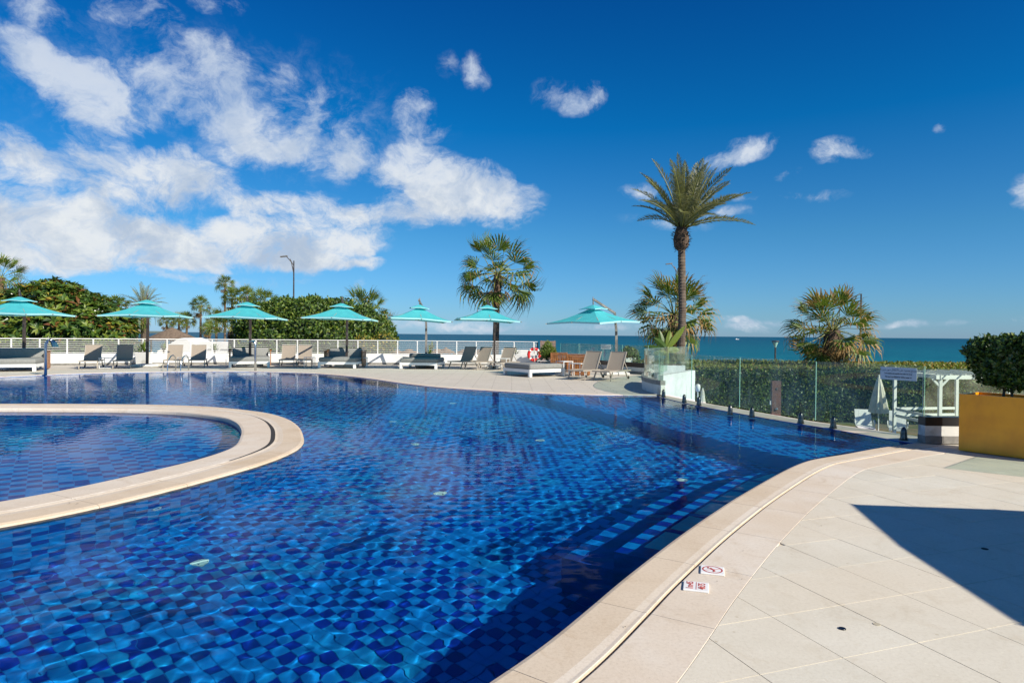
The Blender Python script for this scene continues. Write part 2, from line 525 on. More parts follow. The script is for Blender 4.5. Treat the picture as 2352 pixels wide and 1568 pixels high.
def canopy_mat():
    m = bpy.data.materials.new('turquoise acrylic canvas')
    m.use_nodes = True
    t = NT(m.node_tree)
    p = m.node_tree.nodes['Principled BSDF']
    p.inputs['Roughness'].default_value = 0.85
    p.inputs['Specular IOR Level'].default_value = 0.2
    tc = t.n('ShaderNodeTexCoord')
    f = t.maprange(t.noise(tc.outputs['Object'], 2.2, 5, 0.6), 0.35, 0.7)
    c = t.mix(f, (.10, .58, .63, 1), (.08, .50, .56, 1))
    t.l(c, p.inputs['Base Color'])
    tr = t.n('ShaderNodeBsdfTranslucent')
    tr.inputs[0].default_value = (.05, .55, .60, 1)
    mx = t.n('ShaderNodeMixShader')
    mx.inputs[0].default_value = 0.35
    t.l(p.outputs[0], mx.inputs[1]); t.l(tr.outputs[0], mx.inputs[2])
    t.l(mx.outputs[0], m.node_tree.nodes['Material Output'].inputs[0])
    return m
M['canvas'] = canopy_mat()
M['hem'] = mat('pale canvas hem', (.34, .66, .68), .8)

def glass_mat(name, tint, stain_sheen=0.0):
    m = bpy.data.materials.new(name)
    m.use_nodes = True
    t = NT(m.node_tree)
    nt = m.node_tree
    nt.nodes.remove(nt.nodes['Principled BSDF'])
    tr = t.n('ShaderNodeBsdfTransparent')
    tr.inputs[0].default_value = (*tint, 1)
    gl = t.n('ShaderNodeBsdfGlossy')
    gl.inputs['Roughness'].default_value = 0.0
    lw_ = t.n('ShaderNodeLayerWeight')
    lw_.inputs['Blend'].default_value = 0.5
    f5 = t.math('POWER', lw_.outputs['Facing'], 5.0)
    mx = t.n('ShaderNodeMixShader')
    t.l(t.math('MULTIPLY_ADD', f5, 0.94, 0.03), mx.inputs[0])
    t.l(tr.outputs[0], mx.inputs[1]); t.l(gl.outputs[0], mx.inputs[2])
    out = mx.outputs[0]
    if stain_sheen:   # dried salt spray and runs; the haze also paints in the pane's pale reflections
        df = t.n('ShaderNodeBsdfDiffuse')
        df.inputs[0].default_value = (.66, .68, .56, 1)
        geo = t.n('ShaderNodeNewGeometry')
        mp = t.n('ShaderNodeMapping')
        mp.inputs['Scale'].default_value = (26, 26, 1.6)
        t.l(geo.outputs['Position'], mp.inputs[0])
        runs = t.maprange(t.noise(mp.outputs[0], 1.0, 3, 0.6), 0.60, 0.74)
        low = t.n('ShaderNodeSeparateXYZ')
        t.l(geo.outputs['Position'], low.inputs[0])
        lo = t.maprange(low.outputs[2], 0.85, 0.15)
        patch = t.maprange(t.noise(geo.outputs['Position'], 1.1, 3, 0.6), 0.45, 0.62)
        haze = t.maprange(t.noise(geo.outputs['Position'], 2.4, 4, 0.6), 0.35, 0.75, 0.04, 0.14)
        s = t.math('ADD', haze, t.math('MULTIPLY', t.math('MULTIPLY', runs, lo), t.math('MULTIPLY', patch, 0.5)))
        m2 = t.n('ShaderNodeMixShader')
        t.l(t.math('MULTIPLY', s, stain_sheen, clamp=True), m2.inputs[0])
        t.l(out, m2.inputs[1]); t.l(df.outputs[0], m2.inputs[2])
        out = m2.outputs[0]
    t.l(out, nt.nodes['Material Output'].inputs[0])
    return m
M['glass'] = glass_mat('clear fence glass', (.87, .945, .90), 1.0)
M['glassedge'] = mat('green glass edge', (.30, .55, .48), .15, spec=.8)

def water_mat():
    m = bpy.data.materials.new('pool water')
    m.use_nodes = True
    t = NT(m.node_tree)
    m.node_tree.nodes.remove(m.node_tree.nodes['Principled BSDF'])
    g = t.n('ShaderNodeBsdfRefraction')
    g.inputs['IOR'].default_value = 1.333
    g.inputs['Roughness'].default_value = 0.0
    g.inputs[0].default_value = (.84, .97, 1, 1)
    gl = t.n('ShaderNodeBsdfGlossy')
    gl.inputs['Roughness'].default_value = 0.0
    fr = t.n('ShaderNodeFresnel')
    fr.inputs[0].default_value = 1.333
    mx = t.n('ShaderNodeMixShader')
    t.l(t.math('MULTIPLY', t.math('POWER', fr.outputs[0], 1.4), .85), mx.inputs[0])   # as through a polarising filter
    t.l(g.outputs[0], mx.inputs[1]); t.l(gl.outputs[0], mx.inputs[2])
    t.l(mx.outputs[0], m.node_tree.nodes['Material Output'].inputs[0])
    return m
M['water'] = water_mat()
M['tile_light'] = mat('mid blue glazed tile', (.003, .195, .57), .35, (.8, (.005, .23, .48), .46, .7))
M['tile_dark'] = mat('navy glazed tile', (.001, .022, .27), .35, (1.1, (.002, .040, .18), .46, .66))
M['tile_teal'] = mat('turquoise tread tile', (.03, .62, .60), .4, (3.0, (.02, .52, .54), .4, .65))
M['tile_grout'] = mat('blue pool grout', (.003, .175, .56), .8)
M['step_body'] = mat('deep blue step tile', (.004, .05, .30), .4, (6, (.004, .03, .20), .4, .6))
M['poollight'] = mat('pale lamp disc', (.62, .78, .70), .4, (9, (.40, .62, .55), .4, .6))

# ------------------------------------------------------------------ pool outline (metres; z = 0 is the deck, camera above the origin)
NEAR = [(-22.5, 6), (-21.5, 1.0), (-17.5, -3.4), (-11, -4.2), (-5.8, -2.9), (-2.6, -.6), (-1.15, 1.35), (-.5, 2.45), (-.13, 3.0), (.04, 3.23), (.23, 3.51), (.47, 3.9), (.78, 4.41),
        (1.33, 5.26), (1.84, 6.0), (2.36, 6.72), (3.23, 7.85), (3.75, 8.45), (4.10, 8.74), (4.62, 9.08), (5.32, 9.57), (6.22, 10.1)]
EDGE = [(6.22, 10.1), (6.09, 10.40), (5.70, 11.55), (5.2, 12.75), (4.70, 14.2), (4.26, 15.7), (4.03, 17.0), (3.93, 17.75)]
FAR = [(3.93, 17.75), (2.67, 17.76), (1.58, 17.95), (.47, 18.33), (-.39, 18.80), (-1.63, 19.55), (-2.61, 20.35), (-3.77, 21.7), (-5.06, 23.5), (-6.39, 25.03), (-8.3, 26.5), (-10.57, 27.15),
       (-13.1, 26.8), (-15.06, 25.96), (-16.4, 24.9), (-17.4, 23.3), (-18.8, 20.5), (-20.8, 16), (-22.2, 11), (-22.5, 6)]
near = smooth_path(NEAR, .12)
edge = smooth_path(EDGE, .12)
far = smooth_path(FAR, .12)
near_n, edge_n, far_n = normals(near), normals(edge), normals(far)
POOL = near[:-1] + edge[:-1] + far[:-1]
def off(chain, w): return offset(chain, w)
RING_OUT = [(-11.19, 14.40), (-8.68, 14.52), (-7.33, 14.40), (-6.22, 14.05), (-4.96, 13.23), (-4.21, 12.33), (-3.64, 11.27), (-3.23, 10.22), (-3.03, 9.54), (-2.97, 8.94), (-3.04, 8.2),
            (-3.26, 7.37), (-3.59, 6.47), (-3.9, 5.86), (-4.23, 5.40), (-5.0, 4.55), (-6.4, 3.6), (-9, 2.8), (-13, 3.1), (-16.2, 5.2), (-17.3, 8.6), (-15.8, 12.2), (-13.6, 13.8)]
ring_out = smooth_path(RING_OUT, .12, True)       # clockwise seen from above: right of walking direction is inside
RW = .93
ring_in = offset(ring_out, RW, True)
ring_mid = offset(ring_out, .45, True)

CORNER = [Vector((6.5, 10.25)), Vector((6.68, 10.45))]
OUT34 = off(near, .34)[:-1] + [Vector((6.42, 9.83)), Vector((6.62, 10.02))] + off(edge, .34)[1:-1] + [Vector((4.25, 17.95)), Vector((4.22, 18.05))] + [p for p in off(far, .30)[1:] if not (p.x > 3.9)]

# ------------------------------------------------------------------ ground, sea
def sea_mat():
    m = bpy.data.materials.new('sea water')
    m.use_nodes = True
    t = NT(m.node_tree)
    p = m.node_tree.nodes['Principled BSDF']
    geo = t.n('ShaderNodeNewGeometry')
    pos = geo.outputs['Position']
    sep = t.n('ShaderNodeSeparateXYZ')
    t.l(pos, sep.inputs[0])
    f = t.math('DIVIDE', sep.outputs[1], 1400.0, clamp=True)
    c = t.ramp(f, [(0.0, (.006, .165, .185)), (0.16, (.002, .105, .138)), (0.45, (.001, .062, .102)), (1.0, (.0005, .034, .078))])
    mp = t.n('ShaderNodeMapping')
    mp.inputs['Scale'].default_value = (.012, .03, 1)
    t.l(pos, mp.inputs[0])
    band = t.maprange(t.noise(mp.outputs[0], 1.0, 6, .65), .38, .66)
    c = t.mix(t.math('MULTIPLY', band, .45), c, (.001, .055, .105, 1))
    mp3 = t.n('ShaderNodeMapping')
    mp3.inputs['Scale'].default_value = (.16, .35, 1)
    t.l(pos, mp3.inputs[0])
    chop = t.maprange(t.noise(mp3.outputs[0], 1.0, 6, .7), .35, .7)
    c = t.mix(t.math('MULTIPLY', chop, .6), c, (.008, .17, .21, 1))
    mp2 = t.n('ShaderNodeMapping')
    mp2.inputs['Scale'].default_value = (.05, .085, 1)
    t.l(pos, mp2.inputs[0])
    foam = t.maprange(t.noise(mp2.outputs[0], 1.0, 7, .75), .665, .70)
    c = t.mix(foam, c, (.75, .8, .8, 1))
    t.l(c, p.inputs['Base Color'])
    p.inputs['Roughness'].default_value = .45
    p.inputs['Specular IOR Level'].default_value = .22
    b = t.n('ShaderNodeBump')
    b.inputs['Strength'].default_value = .7
    b.inputs['Distance'].default_value = .4
    t.l(t.noise(mp3.outputs[0], 2.5, 6, .65), b.inputs['Height'])
    t.l(b.outputs[0], p.inputs['Normal'])
    return m
sea_z = -5.0
o = MB().add([(-30000, 90, sea_z), (30000, 90, sea_z), (30000, 45000, sea_z), (-30000, 45000, sea_z)], [(0, 1, 2, 3)]).build('sea', sea_mat())
struct(o)
gm = mat('garden lawn and soil', (.075, .095, .03), .95, (.5, (.16, .12, .07), .45, .6), bump=(8, .6))
sand = mat('beach sand', (.42, .34, .24), .95, (.15, (.34, .27, .19), .4, .6))
g = MB()
g.add([(-400, -60, -2.4), (400, -60, -2.4), (400, 62, -2.4), (-400, 62, -2.4)], [(0, 1, 2, 3)], 0)
g.add([(-400, 62, -2.4), (400, 62, -2.4), (400, 82, -4.2), (-400, 82, -4.2)], [(0, 1, 2, 3)], 1)
g.add([(-400, 82, -4.2), (400, 82, -4.2), (400, 125, -5.4), (-400, 125, -5.4)], [(0, 1, 2, 3)], 1)
struct(g.build('ground', [gm, sand]))

# ------------------------------------------------------------------ deck: one sheet with the pool cut out
RIGHT_FENCE = [(6.78, 10.62), (6.35, 11.5), (5.77, 12.65), (5.12, 14.55), (4.56, 16.3), (4.22, 18.06)]
ENCL = [(4.02, 18.2), (3.96, 19.2), (4.08, 20.3), (4.45, 22.0), (5.1, 23.5), (5.6, 25.0), (5.62, 26.3)]
BACK = [(5.45, 27.4), (4.2, 30.1), (2.5, 33.2), (-.19, 34.15), (-6.2, 34.25), (-14.8, 33.15), (-20.1, 31.3), (-27.5, 28.4)]
deck_outer = [(-27.5, -14), (14, -14), (14, 10.2), (7.0, 10.3)] + RIGHT_FENCE + ENCL + BACK
hole = off(near, .36) + off(edge, .17)[2:-1] + [Vector((4.12, 17.9))] + [p for p in off(far, .28)[1:-1] if p.x < 4.05]
deckm = stone_mat('far deck stone', (.60, .55, .47), (.55, .50, .42), (.60, .54, .45), speck=False)
def add_joints(m, sx, sy, rz, w, dark):
    t = NT(m.node_tree)
    p = m.node_tree.nodes['Principled BSDF']
    src = p.inputs['Base Color'].links[0].from_socket
    geo = t.n('ShaderNodeNewGeometry')
    mp = t.n('ShaderNodeMapping')
    mp.inputs['Rotation'].default_value = (0, 0, rz)
    t.l(geo.outputs['Position'], mp.inputs[0])
    br = t.n('ShaderNodeTexBrick')
    t.l(mp.outputs[0], br.inputs['Vector'])
    br.inputs['Scale'].default_value = 1.0
    br.inputs['Brick Width'].default_value = sx
    br.inputs['Row Height'].default_value = sy
    br.inputs['Mortar Size'].default_value = w
    br.inputs['Color1'].default_value = (0, 0, 0, 1); br.inputs['Color2'].default_value = (.12, .12, .12, 1); br.inputs['Mortar'].default_value = (1, 1, 1, 1)
    c = t.mix(br.outputs['Color'], src, (*dark, 1))
    t.l(c, p.inputs['Base Color'])
add_joints(deckm, 1.2, .30, 0, .012, (.34, .30, .25))
tri = tessellate_polygon([[Vector((p[0], p[1], 0)) for p in deck_outer], [Vector((p[0], p[1], 0)) for p in hole]])
allp = [(p[0], p[1], -.012) for p in deck_outer] + [(p[0], p[1], -.012) for p in hole]
dk = MB()
for f in tri:
    a, b, c = (Vector(allp[i]) for i in f)
    if (b - a).cross(c - a).z < 0: f = (f[0], f[2], f[1])
    dk.add([allp[i] for i in f], [(0, 1, 2)])
deck = struct(dk.build('deck', deckm))
# side face of the raised deck towards the lower garden
rw = MB()
line = [(14, 10.2), (7.0, 10.3)] + RIGHT_FENCE + ENCL + BACK
for a, b in zip(line, line[1:]):
    rw.add([(a[0], a[1], -2.45), (b[0], b[1], -2.45), (b[0], b[1], -.014), (a[0], a[1], -.014)], [(0, 1, 2, 3)])
struct(rw.build('retaining_wall', M['wall']))

# coping and border stones, each its own part
def stone_run(name, inner, outer, k, parent, m, profile, gap=.002):
    """stones of k stations between two matching lines; profile = list of (t, z, mat) from inner (0) to outer (1)"""
    n = len(inner)
    i = 0
    P = len(profile)
    while i < n - 1:
        j = min(i + k, n - 1)
        if n - 1 - j < k // 2: j = n - 1
        b = MB()
        vs, fs, ms = [], [], []
        for q in range(i, j + 1):
            a, c = inner[q], outer[q]
            e = 0.0
            if q == i or q == j:
                d = (inner[min(q + 1, n - 1)] - inner[max(q - 1, 0)]).normalized()
                s = gap if q == i else -gap
                a, c = a + d * s, c + d * s
            for (tt, z, _) in profile:
                p = a.lerp(c, tt)
                vs.append((p.x, p.y, z))
        S = j - i
        for q in range(S):
            for r in range(P - 1):
                fs.append((q * P + r, (q + 1) * P + r, (q + 1) * P + r + 1, q * P + r + 1)); ms.append(profile[r][2])
        fs.append(tuple(range(P))); ms.append(0)
        fs.append(tuple(S * P + r for r in range(P - 1, -1, -1))); ms.append(0)
        b.v, b.f, b.m = vs, [tuple(reversed(f)) for f in fs], ms
        b.build(name, m, parent)
        i = j
cop = struct(empty('pool_coping', (0, 0, 0)))
prof_near = [(0.06, -.027, 0), (0.01, -.0275, 0), (0.0, -.026, 0), (0.004, -.023, 0), (.015, -.022, 0), (.06, -.007, 0), (.14, 0, 0), (.78, .001, 2), (.92, -.001, 2), (.975, .001, 2), (.992, .001, 2), (1.0, -.002, 0), (1.0, -.027, 0)]
s0 = next(i for i, p in enumerate(near) if p.y > -4.3 and p.x > -9 and p.y < 9)
s0 = max(0, s0)
stone_run('coping_stone', near, off(near, .335), 8, cop, [M['coping'], M['lime'], M['copingpale']], prof_near)
prof_flat = [(0.02, -.14, 0), (0.0, -.05, 0), (.02, -.02, 0), (.1, -.002, 0), (.95, 0, 0), (1.0, -.006, 0), (1.0, -.14, 0)]
edge_in = edge[:-1] + [Vector((3.98, 17.72))]
edge_out = off(edge, .34)
edge_out[0] = Vector((6.60, 10.28))
stone_run('edge_stone', edge_in[0:], edge_out, 8, cop, [M['border']], [(0.02, -.16, 0), (0, -.06, 0), (.05, -.028, 0), (.2, -.018, 0), (.9, -.002, 0), (1, -.006, 0), (1, -.5, 0)])
stone_run('coping_stone', far, off(far, .30), 8, cop, [M['border']], prof_flat)
bord = struct(empty('deck_border', (0, 0, 0)))
bi, bo = off(near, .357), off(near, .725)
stone_run('border_stone', bi, bo, 8, bord, [M['border']], [(0, -.026, 0), (0.0, -.004, 0), (.02, 0, 0), (.99, 0, 0), (1, -.004, 0), (1, -.026, 0)])
sl_ = MB()   # the drain slot between coping and border
for a, b, c, d in zip(off(near, .30), off(near, .30)[1:], off(near, .38)[1:], off(near, .38)):
    sl_.add([(a.x, a.y, -.0262), (d.x, d.y, -.0262), (c.x, c.y, -.0262), (b.x, b.y, -.0262)], [(0, 1, 2, 3)])
sl_.build('drain_slot', M['slot'], bord)

# pavers: half-metre limestone squares, each its own part, clipped along the border
pav = struct(empty('terrace_paving', (0, 0, 0)))
def clip(poly, a, b, keep_right=True):
    """keep the part of poly right of a->b"""
    out = []
    d = b - a
    def side(p): return -(d.x * (p.y - a.y) - d.y * (p.x - a.x))
    for i in range(len(poly)):
        p, q = poly[i], poly[(i + 1) % len(poly)]
        sp, sq = side(p), side(q)
        if sp >= 0: out.append(p)
        if (sp >= 0) != (sq >= 0): out.append(p.lerp(q, sp / (sp - sq)))
    return out
E1 = Vector((.943, .333)); E2 = Vector((.333, -.943)); PS = .508; P0 = Vector((1.5, 3.75))
bline = [p for p in resample(bo, .3) if p.y > -3.5]
npav = 0
cells = []
region = [p for p in off(near, .7275) if p.y > -3.5 and p.x > -9][::2] + [Vector((9.9, 10.3)), Vector((9.9, -4))]
for i in range(-14, 26):
    for j in range(-22, 16):
        c = P0 + E1 * PS * (i + .5) + E2 * PS * (j + .5)
        if not (-1.5 < c.x < 9.6 and .2 < c.y < 10.6): continue
        if c.y > 10.25 - .0 or (c.y > 9.95 and c.x > 6.2): continue
        if abs(c.x) > .80 * c.y + 2.0: continue
        cells.append((c.length, i, j, c))
cells.sort(key=lambda t: t[0])
for _, i, j, c in cells:
    g2 = .0022
    a = P0 + E1 * (PS * i + g2) + E2 * (PS * j + g2)
    b = P0 + E1 * (PS * (i + 1) - g2) + E2 * (PS * j + g2)
    cc = P0 + E1 * (PS * (i + 1) - g2) + E2 * (PS * (j + 1) - g2)
    d = P0 + E1 * (PS * i + g2) + E2 * (PS * (j + 1) - g2)
    win = [a, b, cc, d]
    poly = list(region)
    for t in range(4):
        poly = clip(poly, win[t], win[(t + 1) % 4])
        if len(poly) < 3: break
    if len(poly) < 3: continue
    area = abs(sum(poly[t].x * poly[(t + 1) % len(poly)].y - poly[(t + 1) % len(poly)].x * poly[t].y for t in range(len(poly)))) / 2
    if area < .004: continue
    lift = R.uniform(-.0008, .0008)
    MB().prism([tuple(p) for p in poly], -.011, lift, bottom=False).build('paver', M['paver'], pav)
    npav += 1
    if npav >= 300: break
sb = MB()   # pale joint bed under the pavers
bb = [p for p in resample(bo, .5) if .0 < p.y < 9.9 and -3 < p.x < 5.8]
for p, q in zip(bb, bb[1:]):
    sb.add([(p.x, p.y, -.0085), (9.8, p.y, -.0085), (9.8, q.y, -.0085), (q.x, q.y, -.0085)], [(0, 1, 2, 3)])
sb.build('joint_bed', M['grout'], pav)

# ------------------------------------------------------------------ pool shell under water
def receiver(o):
    o.cycles.is_caustics_receiver = True
    return o
WZ, FZ = -.03, -1.48
basin = struct(empty('pool_floor', (0, 0, 0)))
receiver(MB().add([(-25, -6, FZ - .01), (9, -6, FZ - .01), (9, 29, FZ - .01), (-25, 29, FZ - .01)], [(0, 1, 2, 3)]).build('floor_bed', M['tile_grout'], basin))
T = .104
def pattern(i, j):
    """dark tiles in loose diagonal chains, as laid in the photograph"""
    r = ((((i * 7919) ^ (j * 104729)) * 2654435761 >> 5) & 0xffff) / 65536.0
    return 1 if ((i + j) % 2 == 0 and r < .64) or ((i + j) % 2 == 1 and r < .04) else 0
SHELF = [(0.30, 19.5), (.49, 18.59), (2.12, 14.21), (3.19, 11.28), (4.05, 9.15), (4.3, 8.5)]
shelf_poly = [Vector(p) for p in SHELF] + [Vector((9, 8.5)), Vector((9, 22)), Vector((.3, 22))]
xs = np.arange(-23, 7, T); ys = np.arange(-5, 28, T)
ang = PI / 4 + .05
ca, sa = math.cos(ang), math.sin(ang)
tiles_near, tiles_far = [], []
I, J = np.meshgrid(np.arange(-250, 345), np.arange(-100, 400), indexing='ij')
CX = (I + .5) * T * ca - (J + .5) * T * sa
CY = (I + .5) * T * sa + (J + .5) * T * ca
ok = inside(CX, CY, [tuple(p) for p in POOL]) & ~inside(CX, CY, [tuple(p) for p in offset(ring_out, .06, True)]) & ~inside(CX, CY, [tuple(p) for p in shelf_poly])
vis = ok & (CY > 3.2) & (np.abs(CX) < .80 * CY + .8)
Dn = np.hypot(CX, CY)
cand = np.argwhere(vis)
order = sorted(cand.tolist(), key=lambda q: Dn[q[0], q[1]])
near_set = set(map(tuple, order[:300]))
far_list = [tuple(q) for q in np.argwhere(ok & (CY > -1)).tolist() if tuple(q) not in near_set]
tile_me = []
for k, nm in enumerate(('tile_light', 'tile_dark')):
    e = T / 2 - .003
    tile_me.append(MB().add([(-e, -e, -.006), (e, -e, -.006), (e, e, -.006), (-e, e, -.006), (-e + .002, -e + .002, 0), (e - .002, -e + .002, 0), (e - .002, e - .002, 0), (-e + .002, e - .002, 0)],
                            [(4, 5, 6, 7), (0, 1, 5, 4), (1, 2, 6, 5), (2, 3, 7, 6), (3, 0, 4, 7)]).mesh('tile', M[nm]))
for (a, b) in near_set:
    o = inst('tile', tile_me[pattern(int(I[a, b]), int(J[a, b]))], basin, (CX[a, b], CY[a, b], FZ), (0, 0, ang))
    receiver(o)
def flat_tiles(cells, z, a, T, name, parent, mats, pat, gap=.003):
    e = T / 2 - gap
    c_, s_ = math.cos(a), math.sin(a)
    c = np.array([(x, y) for x, y, _ in cells], float)
    q = np.array([(-e, -e), (e, -e), (e, e), (-e, e)])
    rot = np.stack([q[:, 0] * c_ - q[:, 1] * s_, q[:, 0] * s_ + q[:, 1] * c_], -1)
    V = (c[:, None, :] + rot[None]).reshape(-1, 2)
    V = np.concatenate([V, np.full((len(V), 1), z)], 1)
    me = bpy.data.meshes.new(name)
    n = len(c)
    me.vertices.add(len(V)); me.vertices.foreach_set('co', V.ravel())
    me.loops.add(n * 4); me.loops.foreach_set('vertex_index', np.arange(n * 4))
    me.polygons.add(n); me.polygons.foreach_set('loop_start', np.arange(0, n * 4, 4)); me.polygons.foreach_set('loop_total', np.full(n, 4))
    for m in mats: me.materials.append(m)
    me.polygons.foreach_set('material_index', np.array([k for *_, k in cells], np.int32))
    me.update()
    return receiver(tag(inst(name, me, parent), kind='stuff'))
flat_tiles([(CX[a, b], CY[a, b], pattern(int(I[a, b]), int(J[a, b]))) for a, b in far_list], FZ, ang, T, 'floor_tiles', basin, [M['tile_light'], M['tile_dark']], None)

# shallow shelf on the right, with its riser
shelf = struct(empty('pool_shelf', (0, 0, 0)))
SZ = -.45
okS = inside(CX, CY, [tuple(p) for p in POOL]) & inside(CX, CY, [tuple(p) for p in shelf_poly])
flat_tiles([(CX[a, b], CY[a, b], pattern(int(I[a, b]) + 3, int(J[a, b]))) for a, b in np.argwhere(okS).tolist()], SZ, ang, T, 'shelf_tiles', shelf, [M['tile_light'], M['tile_dark']], None)
flat_tiles([(CX[a, b], CY[a, b], 0) for a, b in np.argwhere(okS).tolist()], SZ - .006, ang, T + .004, 'shelf_bed', shelf, [M['tile_grout']], None, 0)

def tiled_wall(name, path, ztop, zbot, parent, T=.13, single=None, seed=0, side=1, closed=False):
    """vertical wall faced with tiles; the nearest become parts"""
    pts = resample(path, T, closed)
    n = len(pts) if closed else len(pts) - 1
    rows = int((ztop - zbot) / T + .5)
    jm = MB()
    back = MB()
    todo = []
    for i in range(n):
        p, q = pts[i], pts[(i + 1) % len(pts)]
        d = (q - p).normalized()
        nn = Vector((d.y, -d.x)) * side
        back.add([(p.x, p.y, zbot), (q.x, q.y, zbot), (q.x, q.y, ztop), (p.x, p.y, ztop)], [(0, 1, 2, 3)])
        for r in range(rows):
            h = ((i * 7349 + r * 9151 + seed) * 2654435761 & 0xffffffff) / 4294967296.0
            k = 1 if ((i + r) % 2 == 0 and h < .62) or h < .10 else 0
            todo.append((((p + q) / 2).length, p + d * .0025 + nn * .004, q - d * .0025 + nn * .004, ztop - r * T - .0025, ztop - (r + 1) * T + .0025, k, (p + q) / 2))
    receiver(back.build('wall_bed', M['tile_grout'], parent))
    todo.sort(key=lambda t: t[0])
    cnt = 0
    for dist, p, q, za, zb, k, c in todo:
        if zb < zbot - .02: zb = zbot
        vs = [(p.x, p.y, zb), (q.x, q.y, zb), (q.x, q.y, za), (p.x, p.y, za)]
        if single and single(c, za) and cnt < 300:
            receiver(MB().add(vs, [(0, 1, 2, 3)]).build('tile', M['tile_dark' if k else 'tile_light'], parent)); cnt += 1
        else:
            jm.add(vs, [(0, 1, 2, 3)], k)
    if jm.v: receiver(tag(jm.build('wall_tiles', [M['tile_light'], M['tile_dark']], parent), kind='stuff'))
near_o = [Vector((-22.5, 6)), Vector((-23, -6.5)), Vector((-8, -7.5))] + [p for p in off(near, 2.6) if p.y > -3.0 and p.x > -3 and p.y < 8.2] + [Vector((7.0, 9.3)), Vector((6.75, 9.9))]  # wall and water carried unseen under the deck, so refracted sun reaches the floor
pw = struct(empty('pool_wall', (0, 0, 0)))
tiled_wall('wall', near_o[3:-1], -.05, FZ, pw, side=-1)
tiled_wall('wall', edge, -.02, SZ, pw, side=-1, seed=5)
tiled_wall('wall', far, -.02, FZ, pw, side=-1, seed=9)
tiled_wall('wall', [Vector(p) for p in SHELF], SZ - .01, FZ, shelf, side=-1, seed=11)
isl = struct(empty('island_wall', (0, 0, 0)))
tiled_wall('wall', offset(ring_out, .05, True), -.045, FZ, isl, T=.13, closed=True, side=-1, seed=3, single=lambda c, z: c.x > -6.5 and c.y < 9.5 and c.y > 4.3 and abs(c.x) < .8 * c.y + .3)

# child pool: raised basin inside the island ring
kids = struct(empty('child_pool', (0, 0, 0)))
KZ = -.52
KT = .15
a2 = .62
c2, s2 = math.cos(a2), math.sin(a2)
I2, J2 = np.meshgrid(np.arange(-140, 60), np.arange(-20, 180), indexing='ij')
X2 = (I2 + .5) * KT * c2 - (J2 + .5) * KT * s2
Y2 = (I2 + .5) * KT * s2 + (J2 + .5) * KT * c2
ok2 = inside(X2, Y2, [tuple(p) for p in offset(ring_in, -.12, True)])
def pat2(i, j):
    h = ((i * 4391 + j * 7577) * 2654435761 & 0xffffffff) / 4294967296.0
    return 1 if ((i + j) % 2 == 0 and h < .80) or h < .08 else 0
lst = [tuple(q) for q in np.argwhere(ok2).tolist()]
lst.sort(key=lambda q: (0 if abs(X2[q]) < .8 * Y2[q] + .5 else 50) + math.hypot(X2[q], Y2[q]))
e = KT / 2 - .004
ktile = [MB().add([(-e, -e, 0), (e, -e, 0), (e, e, 0), (-e, e, 0)], [(0, 1, 2, 3)]).mesh('tile', M[nm]) for nm in ('tile_light', 'tile_dark')]
for q in lst[:300]:
    receiver(inst('tile', ktile[pat2(int(I2[q]), int(J2[q]))], kids, (X2[q], Y2[q], KZ), (0, 0, a2)))
flat_tiles([(X2[q], Y2[q], pat2(int(I2[q]), int(J2[q]))) for q in lst[300:]], KZ, a2, KT, 'basin_tiles', kids, [M['tile_light'], M['tile_dark']], None, .004)
receiver(MB().prism([tuple(p) for p in offset(ring_in, -.05, True)], KZ - .3, KZ - .006).build('basin_bed', M['tile_grout'], kids))
tiled_wall('wall', offset(ring_in, -.03, True), -.03, KZ, kids, T=.12, closed=True, side=1, seed=21)

# island ring: inner and outer rows of coping stones with a lime-washed groove between
ringo = struct(empty('island_coping', (0, 0, 0)))
ro = ring_out + [ring_out[0]]
rm = offset(ring_out, .445, True); rm = rm + [rm[0]]
rm2 = offset(ring_out, .450, True); rm2 = rm2 + [rm2[0]]
ri = ring_in + [ring_in[0]]
stone_run('coping_stone', ro, rm, 8, ringo, [M['coping'], M['lime'], M['copingpale']], [(.02, -.16, 0), (0, -.08, 0), (0, -.035, 0), (.02, -.012, 0), (.1, 0, 0), (.68, .0, 2), (.86, -.003, 2), (.94, .004, 1), (.985, .005, 1), (1, -.004, 0), (1, -.16, 0)])
stone_run('coping_stone', rm2, ri, 8, ringo, [M['border'], M['lime']], [(0, -.16, 0), (.0, -.004, 1), (.03, .004, 0), (.14, .004, 0), (.9, .002, 0), (.98, -.008, 0), (1, -.03, 0), (1, -.16, 0)])
rc = MB()
for a, b, c, d in zip(offset(ring_out, .10, True), (lambda L: L[1:] + L[:1])(offset(ring_out, .10, True)), (lambda L: L[1:] + L[:1])(offset(ring_out, RW - .1, True)), offset(ring_out, RW - .1, True)):
    rc.add([(a.x, a.y, -.15), (b.x, b.y, -.15), (c.x, c.y, -.15), (d.x, d.y, -.15)], [(0, 1, 2, 3)])
rc.build('ring_bed', M['slot'], ringo)
# open drain gap at the tip of the island
tip = [i for i, p in enumerate(ring_out) if p.x > -4.9 and p.y > 8.0 and p.y < 12.6]
gm_ = MB()
m1 = offset(ring_out, .450, True)
for q, i in enumerate(tip[:-1]):
    f = math.sin(PI * (q + .5) / len(tip))
    wv = .004 + .028 * f
    a, b = m1[i], m1[tip[q + 1]]
    na = normals(ring_out, True)[i]
    gm_.add([(a.x - na.x * wv, a.y - na.y * wv, .0075), (b.x - na.x * wv, b.y - na.y * wv, .0075), (b.x + na.x * wv, b.y + na.y * wv, .0075), (a.x + na.x * wv, a.y + na.y * wv, .0075)], [(3, 2, 1, 0)])
gm_.build('drain_slot', M['slot'], ringo)

